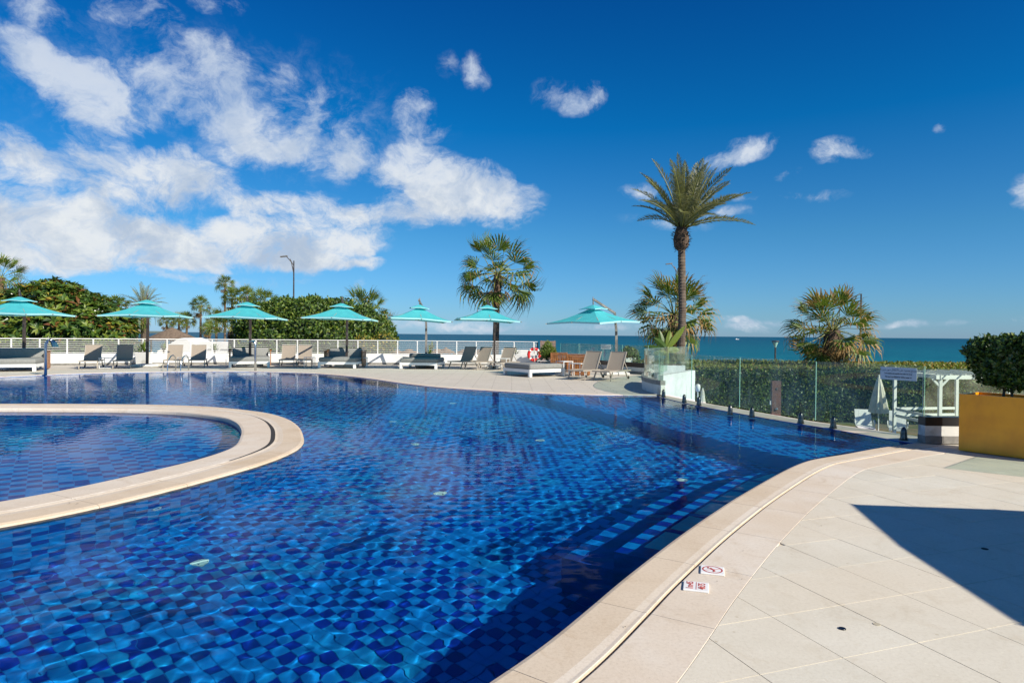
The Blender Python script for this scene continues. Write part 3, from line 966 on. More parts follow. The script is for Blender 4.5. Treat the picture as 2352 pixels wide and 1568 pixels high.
# submerged steps by the near edge
steps = struct(empty('pool_steps', (0, 0, 0)))
i0 = min(range(len(near)), key=lambda i: (near[i] - Vector((1.22, 5.06))).length)
i1 = min(range(len(near)), key=lambda i: (near[i] - Vector((3.95, 8.62))).length)
seg = near[i0:i1 + 1]
nseg = near_n[i0:i1 + 1]
def curve_in(w, taper=True):
    out = []
    n = len(seg)
    for i, (p, q) in enumerate(zip(seg, nseg)):
        k = min(1.0, (n - 1 - i) / (n * .28)) ** .6 if taper else 1
        out.append(p - q * (w * max(k, .02)))
    return out
def tread(w, z, strip, body):
    a, b = seg, curve_in(w)
    c = curve_in(w - strip)
    m = MB()
    for i in range(len(a) - 1):
        m.add([(a[i].x, a[i].y, z), (a[i + 1].x, a[i + 1].y, z), (c[i + 1].x, c[i + 1].y, z), (c[i].x, c[i].y, z)], [(3, 2, 1, 0)])
        m.add([(b[i].x, b[i].y, FZ), (b[i + 1].x, b[i + 1].y, FZ), (b[i + 1].x, b[i + 1].y, z), (b[i].x, b[i].y, z)], [(0, 1, 2, 3)])
    e0, e1, e2 = a[0], b[0], c[0]
    m.add([(e0.x, e0.y, FZ), (e1.x, e1.y, FZ), (e1.x, e1.y, z), (e0.x, e0.y, z)], [(0, 1, 2, 3)])
    receiver(m.build('step', body, steps))
    # edge strip of alternating tiles
    L = resample(b, .15)
    n = len(L) - 1
    nb = len(b)
    for k in range(n):
        t0, t1 = k / n, (k + 1) / n
        def at(line, t):
            x = t * (len(line) - 1); i = min(int(x), len(line) - 2)
            return line[i].lerp(line[i + 1], x - i)
        p, q, r, s = at(b, t0), at(b, t1), at(c, t1), at(c, t0)
        g3 = .003
        d = (q - p).normalized() * g3
        p, q, r, s = p + d, q - d, r - d, s + d
        hsh = (k * 2654435761 >> 7) & 3
        mm = M['tile_dark'] if (k % 2 == 0) else M['tile_light']
        receiver(MB().add([(p.x, p.y, z + .003), (q.x, q.y, z + .003), (r.x, r.y, z + .003), (s.x, s.y, z + .003), (p.x, p.y, z - .14), (q.x, q.y, z - .14)],
                          [(3, 2, 1, 0), (4, 5, 1, 0)]).build('tile', mm, steps))
tread(.44, -.40, .12, M['step_body'])
tread(.92, -.80, .14, M['step_body'])
ca_, cb_ = curve_in(.03), curve_in(.28)
n = len(ca_)
t0 = 2
while t0 + 4 < n * .85:
    m = MB()
    for i in range(t0, min(t0 + 4, n - 1)):
        m.add([(ca_[i].x, ca_[i].y, -.396), (ca_[i + 1].x, ca_[i + 1].y, -.396), (cb_[i + 1].x, cb_[i + 1].y, -.396), (cb_[i].x, cb_[i].y, -.396)], [(3, 2, 1, 0)])
    receiver(m.build('tread_slab', M['tile_teal'], steps))
    t0 += 5

# ------------------------------------------------------------------ pool water: a rippled sheet that really refracts
def waves(X, Y, seed, amp, n=52, lo=.07, hi=.26, wind=1.9):
    rng = np.random.default_rng(seed)
    Z = np.zeros_like(X)
    for i in range(n):
        lam = lo * (hi / lo) ** rng.random()
        a = wind + rng.normal(0, .9)
        k = 2 * PI / lam
        s = amp * (lam / .35) ** .15
        Z += s * lam / (2 * PI) * np.sin(k * (X * math.cos(a) + Y * math.sin(a)) + rng.uniform(0, 6.28))
    return Z
def water_sheet(name, x0, x1, ylist, dx, z, keep, seed, amp):
    xs = np.concatenate([np.arange(x0, -8, dx * 1.9), np.arange(-8, x1, dx)])
    X, Y = np.meshgrid(xs, ylist)
    Z = z + waves(X, Y, seed, amp)
    H, W = X.shape
    cx = (X[:-1, :-1] + X[1:, 1:]) / 2; cy = (Y[:-1, :-1] + Y[1:, 1:]) / 2
    k = keep(cx, cy)
    idx = np.arange(H * W).reshape(H, W)
    F = np.stack([idx[:-1, :-1], idx[:-1, 1:], idx[1:, 1:], idx[1:, :-1]], -1)[k]
    used = np.unique(F)
    remap = np.full(H * W, -1); remap[used] = np.arange(len(used))
    F = remap[F]
    V = np.stack([X, Y, Z], -1).reshape(-1, 3)[used]
    me = bpy.data.meshes.new(name)
    me.vertices.add(len(V)); me.vertices.foreach_set('co', V.ravel())
    nf = len(F)
    me.loops.add(nf * 4); me.loops.foreach_set('vertex_index', F.ravel())
    me.polygons.add(nf); me.polygons.foreach_set('loop_start', np.arange(0, nf * 4, 4)); me.polygons.foreach_set('loop_total', np.full(nf, 4))
    me.polygons.foreach_set('use_smooth', np.ones(nf, bool))
    me.materials.append(M['water'])
    me.update()
    o = struct(inst(name, me))
    o.cycles.is_caustics_caster = True
    return o
yl = [-7.5]
while yl[-1] < 27.6: yl.append(yl[-1] + (.06 if yl[-1] < 1.5 else min(.06, .024 + .0018 * max(0, yl[-1] - 3))))
yl = np.array(yl)
pass; edge_o = off(edge, .12); far_o = [p for p in off(far, .12) if p.x < 3.9]
W_out = [tuple(p) for p in near_o + edge_o + far_o]
R_in = [tuple(p) for p in offset(ring_out, .5, True)]
water_sheet('pool_water', -23.0, 7.0, yl, .025, WZ, lambda x, y: inside(x, y, W_out) & ~inside(x, y, R_in), 3, .0034)
K_out = [tuple(p) for p in offset(ring_out, .5, True)]
water_sheet('child_pool_water', -16.9, -3.4, np.arange(2.9, 14, .05), .05, -.075, lambda x, y: inside(x, y, K_out), 8, .0032)

# ------------------------------------------------------------------ glass fences
def pane(a, b, zb0, zb1, zt0, zt1, parent, th=.012):
    a, b = Vector(a), Vector(b)
    d = (b - a).normalized()
    n = Vector((d.y, -d.x)) * th / 2
    vs = []
    for p, z0, z1 in ((a, zb0, zt0), (b, zb1, zt1)):
        for s in (-1, 1):
            q = p + n * s
            vs += [(q.x, q.y, z0), (q.x, q.y, z1)]
    # 0 a- bottom,1 a- top,2 a+ bottom,3 a+ top,4 b- bottom,5 b- top,6 b+ bottom,7 b+ top
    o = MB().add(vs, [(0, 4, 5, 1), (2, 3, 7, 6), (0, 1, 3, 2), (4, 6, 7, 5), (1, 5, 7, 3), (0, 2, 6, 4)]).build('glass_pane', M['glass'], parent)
    e = .003
    MB().add([(a.x - n.x, a.y - n.y, zt0 + e), (b.x - n.x, b.y - n.y, zt1 + e), (b.x + n.x, b.y + n.y, zt1 + e), (a.x + n.x, a.y + n.y, zt0 + e)], [(0, 1, 2, 3)]).build('edge', M['glassedge'], o)
    for (p, z0, z1, s) in ((a, zb0, zt0, -1), (b, zb1, zt1, 1)):
        q = p + d * .0035 * s
        MB().add([(q.x - n.x, q.y - n.y, z0), (q.x + n.x, q.y + n.y, z0), (q.x + n.x, q.y + n.y, z1), (q.x - n.x, q.y - n.y, z1)], [(0, 1, 2, 3)]).build('edge', M['glassedge'], o)
    return o
fence = tag(empty('glass_fence', (0, 0, 0)), 'clear frameless glass fence along the infinity edge of the pool', 'fence')
FB = [G(2123, 1001.8), G(1873, 968), G(1698.5, 938), G(1588, 919.8), G(1513, 905)]
ft = []
for p, (px, py) in zip(FB, [(2123, 842.7), (1873, 830.4), (1698.5, 821), (1588, 814), (1511, 808)]):
    ft.append(AT(px, py, p.y).z)
zt = sum(ft) / len(ft)
for i in range(4):
    a, b = FB[i].to_2d(), FB[i + 1].to_2d()
    d = (b - a).normalized() * .008
    pane(a + d, b - d, .03, .03, zt, zt, fence)
SPG = [(2075.6, 1009), (1913.8, 982), (1839, 971), (1727, 957.5), (1677, 952), (1605, 930), (1571.5, 924), (1524, 911)]
for k, (px, py) in enumerate(SPG):
    p = G(px, py, -.006)
    root = tag(empty('glass_clamp', p), ['dark metal clamp on the pool edge nearest the orange planter', 'dark metal glass clamp second nearest the orange planter', 'dark metal glass clamp third nearest the orange planter',
        'dark metal glass clamp just right of the brown shower column', 'dark metal glass clamp left of the brown shower column', 'dark metal glass clamp below the small closed white parasol',
        'dark metal glass clamp below the white stair wall', 'farthest dark metal glass clamp by the curved low wall'][k], 'clamp', 'clamps holding the glass fence')
    prof = [(.055, 0), (.056, .02), (.050, .05), (.048, .10), (.042, .15), (.030, .18), (.012, .197), (.002, .20)]
    MB().lathe(prof, 14).build('clamp_body', M['darksteel'], root, smooth=True)
    MB().lathe([(.066, -.002), (.066, .008), (.055, .010)], 14).build('clamp_base', M['darksteel'], root)
# curved low wall with glass at the far corner
enc = tag(empty('curved_wall', (0, 0, 0)), 'curved low white wall with grey capping and curved glass above it', 'wall')
CP = smooth_path([(4.06, 17.9), (3.93, 18.6), (3.92, 19.5), (4.03, 20.4), (4.40, 21.9), (5.0, 23.3), (5.9, 24.9), (7.05, 26.4)], .3)
def wallstrip(pts, th, z0, z1, m, name, parent, smooth=False):
    a, b = pts, offset(pts, th)
    n = len(a)
    vs = []
    for p, q in zip(a, b): vs += [(p.x, p.y, z0), (p.x, p.y, z1), (q.x, q.y, z1), (q.x, q.y, z0)]
    fs = []
    for i in range(n - 1):
        for k in range(4):
            l = (k + 1) % 4
            fs.append((i * 4 + k, i * 4 + l, (i + 1) * 4 + l, (i + 1) * 4 + k))
    fs += [(3, 2, 1, 0), tuple((n - 1) * 4 + k for k in range(4))]
    fs = [tuple(reversed(f)) for f in fs]
    return MB().add(vs, fs).build(name, m, parent, smooth=False)
wallstrip(CP[:17], .14, 0, .06, M['dirtywall'], 'skirting', enc)
wallstrip(offset(CP[:17], .006), .13, .06, .26, M['dirtywall'], 'base_wall', enc)
wallstrip(offset(CP[:17], -.008), .15, .26, .38, M['greystone'], 'capping', enc)
gp = offset(CP, .07)
zc = 1.17
for i, j in ((0, 7), (7, 14), (14, 21), (21, len(gp) - 1)):
    seg_ = gp[i:j + 1]
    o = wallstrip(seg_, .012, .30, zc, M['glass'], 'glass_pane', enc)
    wallstrip(offset(seg_, -.001), .014, zc + .001, zc + .004, M['glassedge'], 'edge', o)

# low wall with black band and glass, next to the planter, running on behind it
lw = tag(empty('low_wall', (0, 0, 0)), 'low white wall with black band and glass panel beside the orange planter', 'wall')
A = G(2125, 1018).to_2d(); B = A + Vector((3.2, -.10))
def seg_box(a, b, th, z0, z1, m, name, parent, inset=0):
    d = (b - a).normalized(); n = Vector((-d.y, d.x))
    a2_, b2_ = a + n * inset, b + n * inset
    return MB().prism([tuple(a2_), tuple(b2_), tuple(b2_ + n * th), tuple(a2_ + n * th)], z0, z1).build(name, m, parent)
mid_ = A.lerp(B, .27 / 3.2 * 1.4)
seg_box(A, A + (B - A).normalized() * .27, .2, 0, .115, M['greystone'], 'skirting', lw)
seg_box(A + (B - A).normalized() * .274, B, .2, 0, .115, M['greystone'], 'skirting', lw)
seg_box(A, B, .18, .115, .27, M['dirtywall'], 'base_wall', lw, .008)
seg_box(A, B, .19, .27, .40, M['black'], 'black_band', lw, .002)
pane(A + Vector((.02, .10)), A + Vector((1.55, .05)), .36, .36, 1.13, 1.13, lw)
pane(A + Vector((1.57, .05)), A + Vector((3.15, .0)), .36, .36, 1.13, 1.13, lw)

# free glass screen to the right of the frame: it casts the pale tinted shadow on the terrace
gs = tag(empty('glass_screen', (0, 0, 0)), 'clear glass screen standing on the terrace right of the planter', 'screen')
pane((6.72, 6.98), (8.1, 8.12), .02, .02, 1.15, 1.15, gs)
for q in (.2, .8):
    p = Vector((6.72, 6.98)).lerp(Vector((8.1, 8.12)), q)
    MB().lathe([(.05, 0), (.05, .05), (.035, .15), (.003, .18)], 12, c=(p.x, p.y, 0)).build('clamp', M['darksteel'], gs)

# ------------------------------------------------------------------ far boundary: white wall with railing
wall = tag(empty('boundary_wall', (0, 0, 0)), 'low white wall along the back of the sun terrace under the railing', 'wall')
WL = [Vector(p) for p in ((-27.0, 28.3), (-20.1, 31.1), (-14.8, 33.0), (-6.23, 34.1), (-.19, 34.0), (1.3, 33.7))]
wallstrip(WL, -.22, .0, .10, M['greystone'], 'skirting', wall)
wallstrip(offset(WL, .012), -.20, .10, .56, M['wall'], 'base_wall', wall)
rail = tag(empty('railing', (0, 0, 0)), 'white metal railing with horizontal bars above the back wall', 'railing')
POSTX = [(x * .25) for x in (-170, 103, 365, 617, 857, 1090, 1315, 1535, 1750, 1950)] + [490 + .25 * x for x in (193, 392, 584, 773, 960, 1145, 1329, 1511, 1694, 1875, 2056, 2237)] + [980 + .23438 * x for x in (295, 487, 672, 858, 1050, 1240, 1290)]
WB = offset(WL, -.10)
def on_wall(px):
    d = ray(px, 770)
    for a, b in zip(WB, WB[1:]):
        e = b - a
        den = d.x * e.y - d.y * e.x
        t = (a.x * e.y - a.y * e.x) / den
        s = (a.x * d.y - a.y * d.x) / den
        if -0.02 <= s <= 1.02: return a + e * s
    return WB[0] if px < 0 else WB[-1]
RP = [on_wall(x) for x in POSTX]
for p in RP:
    MB().box((p.x, p.y, .55 + .34), (.045, .045, .68)).build('post', M['white'], rail)
for k, z in enumerate((.62, .72, .82, .92, 1.02, 1.12, 1.235)):
    r = .012 if k < 6 else .024
    MB().tube([(p.x, p.y - .0, z) for p in RP], r, 6).build('rail', M['white'], rail)

# glass balustrade right of the railing
gb = tag(empty('glass_balustrade', (0, 0, 0)), 'low white wall with black band and glass panels behind the two near loungers', 'balustrade')
BW = [G(1287, 843).to_2d(), G(1330, 846).to_2d(), G(1385, 851).to_2d(), G(1430, 855.5).to_2d(), G(1490, 860.5).to_2d()]
for a, b in zip(BW, BW[1:]):
    wallstrip([a, b], -.2, 0, .10, M['greystone'], 'skirting', gb)
    wallstrip([a + Vector((.0, .012)), b + Vector((0, .012))], -.18, .10, .27, M['dirtywall'], 'base_wall', gb)
    wallstrip([a + Vector((0, .004)), b + Vector((0, .004))], -.19, .27, .46, M['black'], 'black_band', gb)
    n = Vector((0, .09))
    d = (b - a).normalized() * .01
    pane(a + n + d, b + n - d, .40, .40, 1.20, 1.20, gb)

# ------------------------------------------------------------------ parasols
def parasol_meshes():
    H, c, zr, zt_ = 1.3, .30, 0.0, .46
    cor = [(-H, -H), (0, -H - .02), (H, -H), (H + .02, 0), (H, H), (0, H + .02), (-H, H), (-H - .02, 0)]
    zs = [-.045, 0, -.045, 0, -.045, 0, -.045, 0]
    m = MB()
    N = 8
    rings = []
    for k in range(7):
        t = k / 6
        ring = []
        for (x, y), z in zip(cor, zs):
            s = 1 - t * (1 - .12)
            zz = z * (1 - t) + zt_ * (t - .12 * math.sin(PI * t))
            ring.append((x * s, y * s, zz))
        rings.append(ring)
    vs = [v for r in rings for v in r]
    fs = []
    for k in range(6):
        for i in range(N):
            j = (i + 1) % N
            fs.append((k * N + i, k * N + j, (k + 1) * N + j, (k + 1) * N + i))
    can = MB().add(vs, fs).mesh('canopy', M['canvas'])
    hem = MB()
    for i in range(N):
        a, b = Vector(rings[0][i]), Vector(rings[0][(i + 1) % N])
        hem.add([a + Vector((0, 0, .004)), b + Vector((0, 0, .004)), b - Vector((0, 0, .05)), a - Vector((0, 0, .05))], [(0, 1, 2, 3)])
        hem.bar(a + Vector((0, 0, .008)), b + Vector((0, 0, .008)), .016, .01)
    hem = hem.mesh('hem', M['hem'])
    v = .40
    vc = [(-v, -v), (0, -v), (v, -v), (v, 0), (v, v), (0, v), (-v, v), (-v, 0)]
    vent = MB()
    vv = [(x, y, .50 - (.03 if i % 2 == 0 else 0)) for i, (x, y) in enumerate(vc)] + [(x * .12, y * .12, .64) for x, y in vc]
    vent.add(vv, [(i, (i + 1) % 8, 8 + (i + 1) % 8, 8 + i) for i in range(8)] + [tuple(range(8, 16))])
    vent = vent.mesh('vent', M['canvas'])
    vh = MB()
    for i in range(8): vh.bar(vv[i], vv[(i + 1) % 8], .016, .026)
    vh = vh.mesh('vent_hem', M['hem'])
    ribs = []
    for i, ((x, y), z) in enumerate(zip(cor, zs)):
        b = MB().bar((0, 0, .42), (x * .985, y * .985, z - .025), .018, .024)
        b.bar((x * 1.0, y * 1.0, z - .02), (x * 1.03, y * 1.03, z - .026), .03, .03)
        ribs.append(b.mesh('rib', M['frame']))
    struts = [MB().bar((0, 0, .06), (x * .5, y * .5, .22 + z * .5 - .02), .014, .02).mesh('strut', M['frame']) for (x, y), z in zip(cor, zs)]
    hub = MB().lathe([(.035, -.06), (.05, -.02), (.03, .05), (.018, .12), (.018, .66), (.028, .70), (.022, .80), (.035, .84), (.02, .90), (.006, .98)], 10)
    return can, hem, vent, vh, ribs, struts, hub
PM = parasol_meshes()
def parasol(px_x, y, zr, rz, tilt, mast_px, base_z, label, grey=False, x=None, mastm=None, finial=True):
    cx = ray(px_x, 740).x / ray(px_x, 740).y * y if x is None else x
    root = tag(empty('parasol', (cx, y, 0)), label, 'parasol', 'turquoise cantilever parasols')
    can, hem, vent, vh, ribs, struts, hub = PM
    T4 = Matrix.Translation((0, 0, zr)) @ Matrix.Rotation(rz, 4, 'Z') @ Matrix.Rotation(tilt[0], 4, 'X') @ Matrix.Rotation(tilt[1], 4, 'Y')
    def add(nm, me, parent=root):
        o = inst(nm, me, parent)
        if parent is root: o.matrix_local = T4
        return o
    c = add('canopy', can); add('hem', hem, c)
    v = add('vent', vent); add('vent_hem', vh, v)
    for r, s in zip(ribs, struts):
        q = add('rib', r); add('strut', s, q)
    mm = M['greymast'] if grey else M['mast']
    add('hub', hub.mesh('hub', mm))
    if isinstance(mast_px, tuple): mo = Vector(mast_px)
    else:
        my = y + 2.5; q_ = AT(mast_px, 760, my); mo = Vector((q_.x - cx, my - y))
    top = Vector((0, 0, zr + .86))
    knee = Vector((mo.x * .92, mo.y * .92, zr + .36))
    low_ = Vector((mo.x * 1.0, mo.y, zr - .35))
    foot = Vector((mo.x * 1.02, mo.y * 1.0, base_z))
    MB().bar(top, knee + (knee - top) * .03, .055, .085).build('arm', mm, root)
    mst = MB()
    mst.bar(knee + Vector((0, 0, .03)), low_, .09, .09)
    mst.bar(low_ + Vector((0, 0, .03)), foot, .095, .095)
    mst.build('mast', mm, root)
    MB().box(low_ + Vector((0, -.055, -.1)), (.07, .05, .14)).build('crank_box', M['rubber'], root)
    b = MB()
    for sx in (-1, 1):
        for sy in (-1, 1): b.rbox((foot.x + sx * .24, foot.y + sy * .24, base_z + .06), (.46, .46, .12), .03)
    b.build('base_block', M['dirtywall'], root)
    return root
parasol(44.5, 25.6, 2.27, math.radians(-2), (0, 0), 56, 0, 'turquoise cantilever parasol cut off at the left edge of the photo')
parasol(338, 27.6, 2.29, math.radians(2), (0, 0), 339.5, 0, 'turquoise parasol with its mast between the second and third lounger')
parasol(567, 28.4, 2.27, math.radians(-1), (0, math.radians(1.2)), 575, 0, 'turquoise parasol over the daybed behind the tall water spout')
parasol(784, 28.8, 2.27, math.radians(-2), (0, math.radians(1.6)), 797, 0, 'turquoise parasol in front of the fan palm rising from the big green bush')
parasol(961.5, 29.6, 2.27, math.radians(14), (0, math.radians(3.0)), 979, 0, 'turquoise parasol above the daybed with a bolster', True)
parasol(1118, 29.4, 2.27, math.radians(10), (0, math.radians(2.2)), 1136, 0, 'turquoise parasol beside the trunk of the fan palm')
parasol(1363, 26.0, 2.16, math.radians(45), (0, math.radians(-2.2)), (1.05, .9), 0, 'largest looking turquoise parasol on a bent grey mast at the right', True)
r8 = parasol(0, 2.68, 2.20, math.radians(-9), (0, 0), (1.6, -1.5), 0, 'turquoise parasol standing right of the camera over the terrace', True, x=6.93)

# ------------------------------------------------------------------ sun loungers
def lounger_proto(dark):
    fab = M['darksling'] if dark else M['taupe']
    root = empty('sun_lounger', (0, 0, 0))
    W, L, zs = .64, 1.92, .33
    fr = MB()
    for s in (-1, 1):
        fr.bar((s * W / 2, 0, zs), (s * W / 2, L, zs - .02), .035, .05)
    fr.bar((-W / 2, .015, zs), (W / 2, .015, zs), .035, .045)
    fr.bar((-W / 2, 1.15, zs - .015), (W / 2, 1.15, zs - .015), .03, .04)
    fr.bar((-W / 2, L - .015, zs - .02), (W / 2, L - .015, zs - .02), .035, .045)
    fr.build('frame', M['frame'], root)
    for s in (-1, 1):
        MB().bar((s * W / 2, .30, zs - .02), (s * (W / 2 + .015), .10, 0.0), .035, .045).build('leg', M['frame'], root)
        lg = MB().bar((s * W / 2, 1.42, zs - .03), (s * (W / 2 + .01), 1.62, .04), .035, .045).build('leg', M['frame'], root)
        MB().lathe([(.05, -.018), (.055, -.01), (.055, .01), (.05, .018)], 12).build('wheel', M['rubber'], lg, loc=(s * (W / 2 + .04), 1.63, .055)).rotation_euler = (0, PI / 2, 0)
    st = MB()
    n = 10
    for k in range(n):
        y0, y1 = .02 + 1.12 * k / n, .02 + 1.12 * (k + 1) / n
        d0, d1 = [zs + .012 - .030 * math.sin(PI * q / n) for q in (k, k + 1)]
        st.add([(-W / 2 + .02, y0, d0 + .012), (0, y0, d0), (W / 2 - .02, y0, d0 + .012), (-W / 2 + .02, y1, d1 + .012), (0, y1, d1), (W / 2 - .02, y1, d1 + .012)], [(0, 1, 4, 3), (1, 2, 5, 4)])
    st.build('seat', M['taupe'], root, smooth=True)
    bk = empty('backrest', (0, 1.14, zs + .01)); bk.parent = root
    a = math.radians(58)
    BL = .76
    def up(y, z=0): return (0, y * math.cos(a) - z * math.sin(a), y * math.sin(a) + z * math.cos(a))
    sl2 = MB()
    for k in range(8):
        p0, p1 = BL * k / 8, BL * (k + 1) / 8
        s0_, s1_ = [-.02 * math.sin(PI * q / 8) for q in (k, k + 1)]
        q0, q1 = up(p0, s0_), up(p1, s1_); e0, e1 = up(p0), up(p1)
        sl2.add([(-W / 2 + .02, e0[1], e0[2]), (0, q0[1], q0[2]), (W / 2 - .02, e0[1], e0[2]), (-W / 2 + .02, e1[1], e1[2]), (0, q1[1], q1[2]), (W / 2 - .02, e1[1], e1[2])], [(0, 1, 4, 3), (1, 2, 5, 4)])
    sl2.build('sling', fab, bk, smooth=True)
    bf = MB()
    t = up(BL + .01)
    for s in (-1, 1): bf.bar((s * (W / 2 - .015), 0, 0), (s * (W / 2 - .015), t[1], t[2]), .032, .032)
    bf.bar((-W / 2, t[1], t[2]), (W / 2, t[1], t[2]), .032, .032)
    bf.build('back_frame', M['frame'], bk)
    m1_ = up(.42)
    for s in (-1, 1): MB().bar((s * (W / 2 - .05), m1_[1], m1_[2]), (s * (W / 2 - .05), .62, -.02), .02, .03).build('brace', M['frame'], bk)
    return root
protoT = lounger_proto(False)
usedD = usedT = False
LG = [  # dark?, foot-left point (px), foot-right point, rotation in degrees, label
    (True, (180.5, 847.5), (221.5, 847.5), 24, 'shaded taupe lounger between the left daybed and the white side table'),
    (True, (260, 846.5), (298, 846), 25, 'shaded taupe lounger right of the white side table, left of the parasol mast'),
    (False, (374, 844.5), (411, 844.5), 20, 'pale sling lounger just right of the parasol mast, by the ladder rails'),
    (True, (433, 843.8), (468, 843.8), 21, 'lounger with half its backrest in shade, right of the ladder rails'),
    (True, (641, 842.5), (674, 842.5), 14, 'left one of two shaded loungers between the two wooden-sided daybeds'),
    (True, (682, 842.5), (714, 842.5), 15, 'right one of two shaded loungers between the two wooden-sided daybeds'),
    (True, (1026, 847.2), (1056, 846.2), -28, 'lounger with a shaded backrest right of the bolster daybed, leftmost of three'),
    (False, (1063, 848), (1093, 849), -28, 'middle of the three loungers left of the fan palm trunk'),
    (False, (1119, 849), (1149, 850.2), -28, 'rightmost of three loungers, before the parasol mast at the palm trunk'),
    (False, (1303.5, 871), (1337.5, 873), -33, 'taupe lounger right of the large platform daybed, left of the near pair'),
    (False, (1360.5, 873.5), (1399, 875.2), -33, 'taupe lounger nearest the curved glass wall, right of the near pair')]
for dk_, a, b, rz, lab in LG:
    pa, pb = G(*a), G(*b)
    c = (pa + pb) / 2
    if dk_:
        o = protoT if not usedT else copy_tree(protoT); usedT = True
    else:
        o = protoT if not usedT else copy_tree(protoT); usedT = True
    o.location = c
    o.rotation_euler = (0, 0, math.radians(rz))
    tag(o, lab, 'sun lounger', 'sling sun loungers on the pool deck')

# ------------------------------------------------------------------ daybeds
def daybed(loc, rz, label, back=True, bolster=False, size=1.75):
    root = tag(empty('daybed', loc, rz), label, 'daybed', 'low white daybeds with grey cushions')
    S = size
    for x, y in ((-S / 2 + .06, .06), (S / 2 - .06, .06), (-S / 2 + .06, S - .06), (S / 2 - .06, S - .06)):
        MB().box((x, y, .09), (.11, .11, .18)).build('leg', M['white'], root)
    f = MB()
    f.box((0, .025, .225), (S, .05, .12)); f.box((0, S - .025, .225), (S, .05, .12))
    f.box((-S / 2 + .025, S / 2, .225), (.05, S - .1, .12)); f.box((S / 2 - .025, S / 2, .225), (.05, S - .1, .12))
    f.build('frame', M['white'], root)
    MB().rbox((0, S / 2, .385), (S - .03, S - .03, .20), .07, puff=.02, seg=4).build('mattress', M['cushion'], root, smooth=True)
    if back:
        MB().rbox((0, S - .30, .66), (S - .16, .22, .46), .08, rx=math.radians(-18), seg=4).build('back_cushion', M['cushion'], root, smooth=True)
        for s in (-1, 1):
            sc_ = empty('side_panel', (s * (S / 2 + .03), S - .38, 0)); sc_.parent = root
            for k in range(5):
                MB().box((0, -.28 + .14 * k, .39), (.04, .125, .70)).build('board', M['wood'], sc_)
            MB().box((0, 0, .765), (.10, .72, .03)).build('top_board', M['wood'], sc_)
    if bolster:
        MB().tube([(-S / 2 + .12, S - .45, .56), (-S / 2 + .16, S - .45, .56), (S / 2 - .16, S - .45, .56), (S / 2 - .12, S - .45, .56)], [.06, .115, .115, .06], 14).build('bolster', M['cushion'], root, smooth=True)
    return root
def mid(a, b): return (G(*a) + G(*b)) / 2
p = G(113, 849.5)
rz = math.radians(22)
S_ = 1.95
daybed(Vector((p.x - math.cos(rz) * S_ / 2 + .1, p.y - math.sin(rz) * S_ / 2 - .9, 0)), rz, 'grey daybed cut off at the left edge of the photo', size=S_)
daybed(mid((525, 844.2), (620, 843.5)), math.radians(20), 'grey cushioned daybed with wooden sides behind the tall water spout')
daybed(mid((728.7, 845), (817.5, 845.5)), math.radians(-2), 'grey cushioned daybed with wooden sides left of the open stretch of wall')
daybed(mid((918, 846.5), (1003, 847.5)), math.radians(-6), 'flat grey daybed with a bolster cushion under the grey masted parasol', back=False, bolster=True)
p = G(1216.7, 866)
rz = math.radians(36)
daybed(Vector((p.x + math.cos(rz) * .875, p.y + math.sin(rz) * .875, 0)), rz, 'large flat daybed turned corner on, in front of the life ring', back=False)

# ------------------------------------------------------------------ side tables
def side_table(px, py, label, rz=0.0, w=.45, h=.45, style=0):
    p = G(px, py)
    r = tag(empty('side_table', p, rz), label, 'side table', 'white metal side tables')
    MB().box((0, 0, h), (w, w, .02)).build('table_top', M['white'], r)
    if style == 0:
        for x, y in ((-1, -1), (1, -1), (1, 1), (-1, 1)):
            MB().box((x * (w / 2 - .02), y * (w / 2 - .02), h / 2 - .005), (.025, .025, h - .012)).build('leg', M['white'], r)
    else:
        for y in (-1, 1): MB().box((-(w / 2 - .02), y * (w / 2 - .03), h / 2), (.025, .025, h - .02)).build('leg', M['white'], r)
        MB().box((0, 0, .011), (w, w * .9, .02)).build('foot_plate', M['white'], r)
    return r
side_table(245, 845.5, 'white side table between the two leftmost loungers', style=1)
side_table(424, 843.5, 'white side table between the pale lounger and the half shaded lounger', style=1)
side_table(533, 838.5, 'white side table peeking out at the left end of the spout daybed')
side_table(711, 842.5, 'white side table in front of the right hand shaded lounger of the middle pair', math.radians(5))
side_table(833, 842.5, 'white side table at the right end of the second wooden-sided daybed', math.radians(5))
side_table(935, 838, 'white side table behind the left corner of the bolster daybed', math.radians(-5))
side_table(1156, 848, 'white side table right of the three loungers at the palm trunk', math.radians(-20), .5, .5)
side_table(1296, 862, 'white side table on the right corner of the large platform daybed', math.radians(36), .5, .56)
side_table(1325, 864, 'white side table between the platform daybed and the near loungers', math.radians(-30), .5, .5)
side_table(1251, 849, 'low white side table under the potted bush', math.radians(-10), .6, .42)

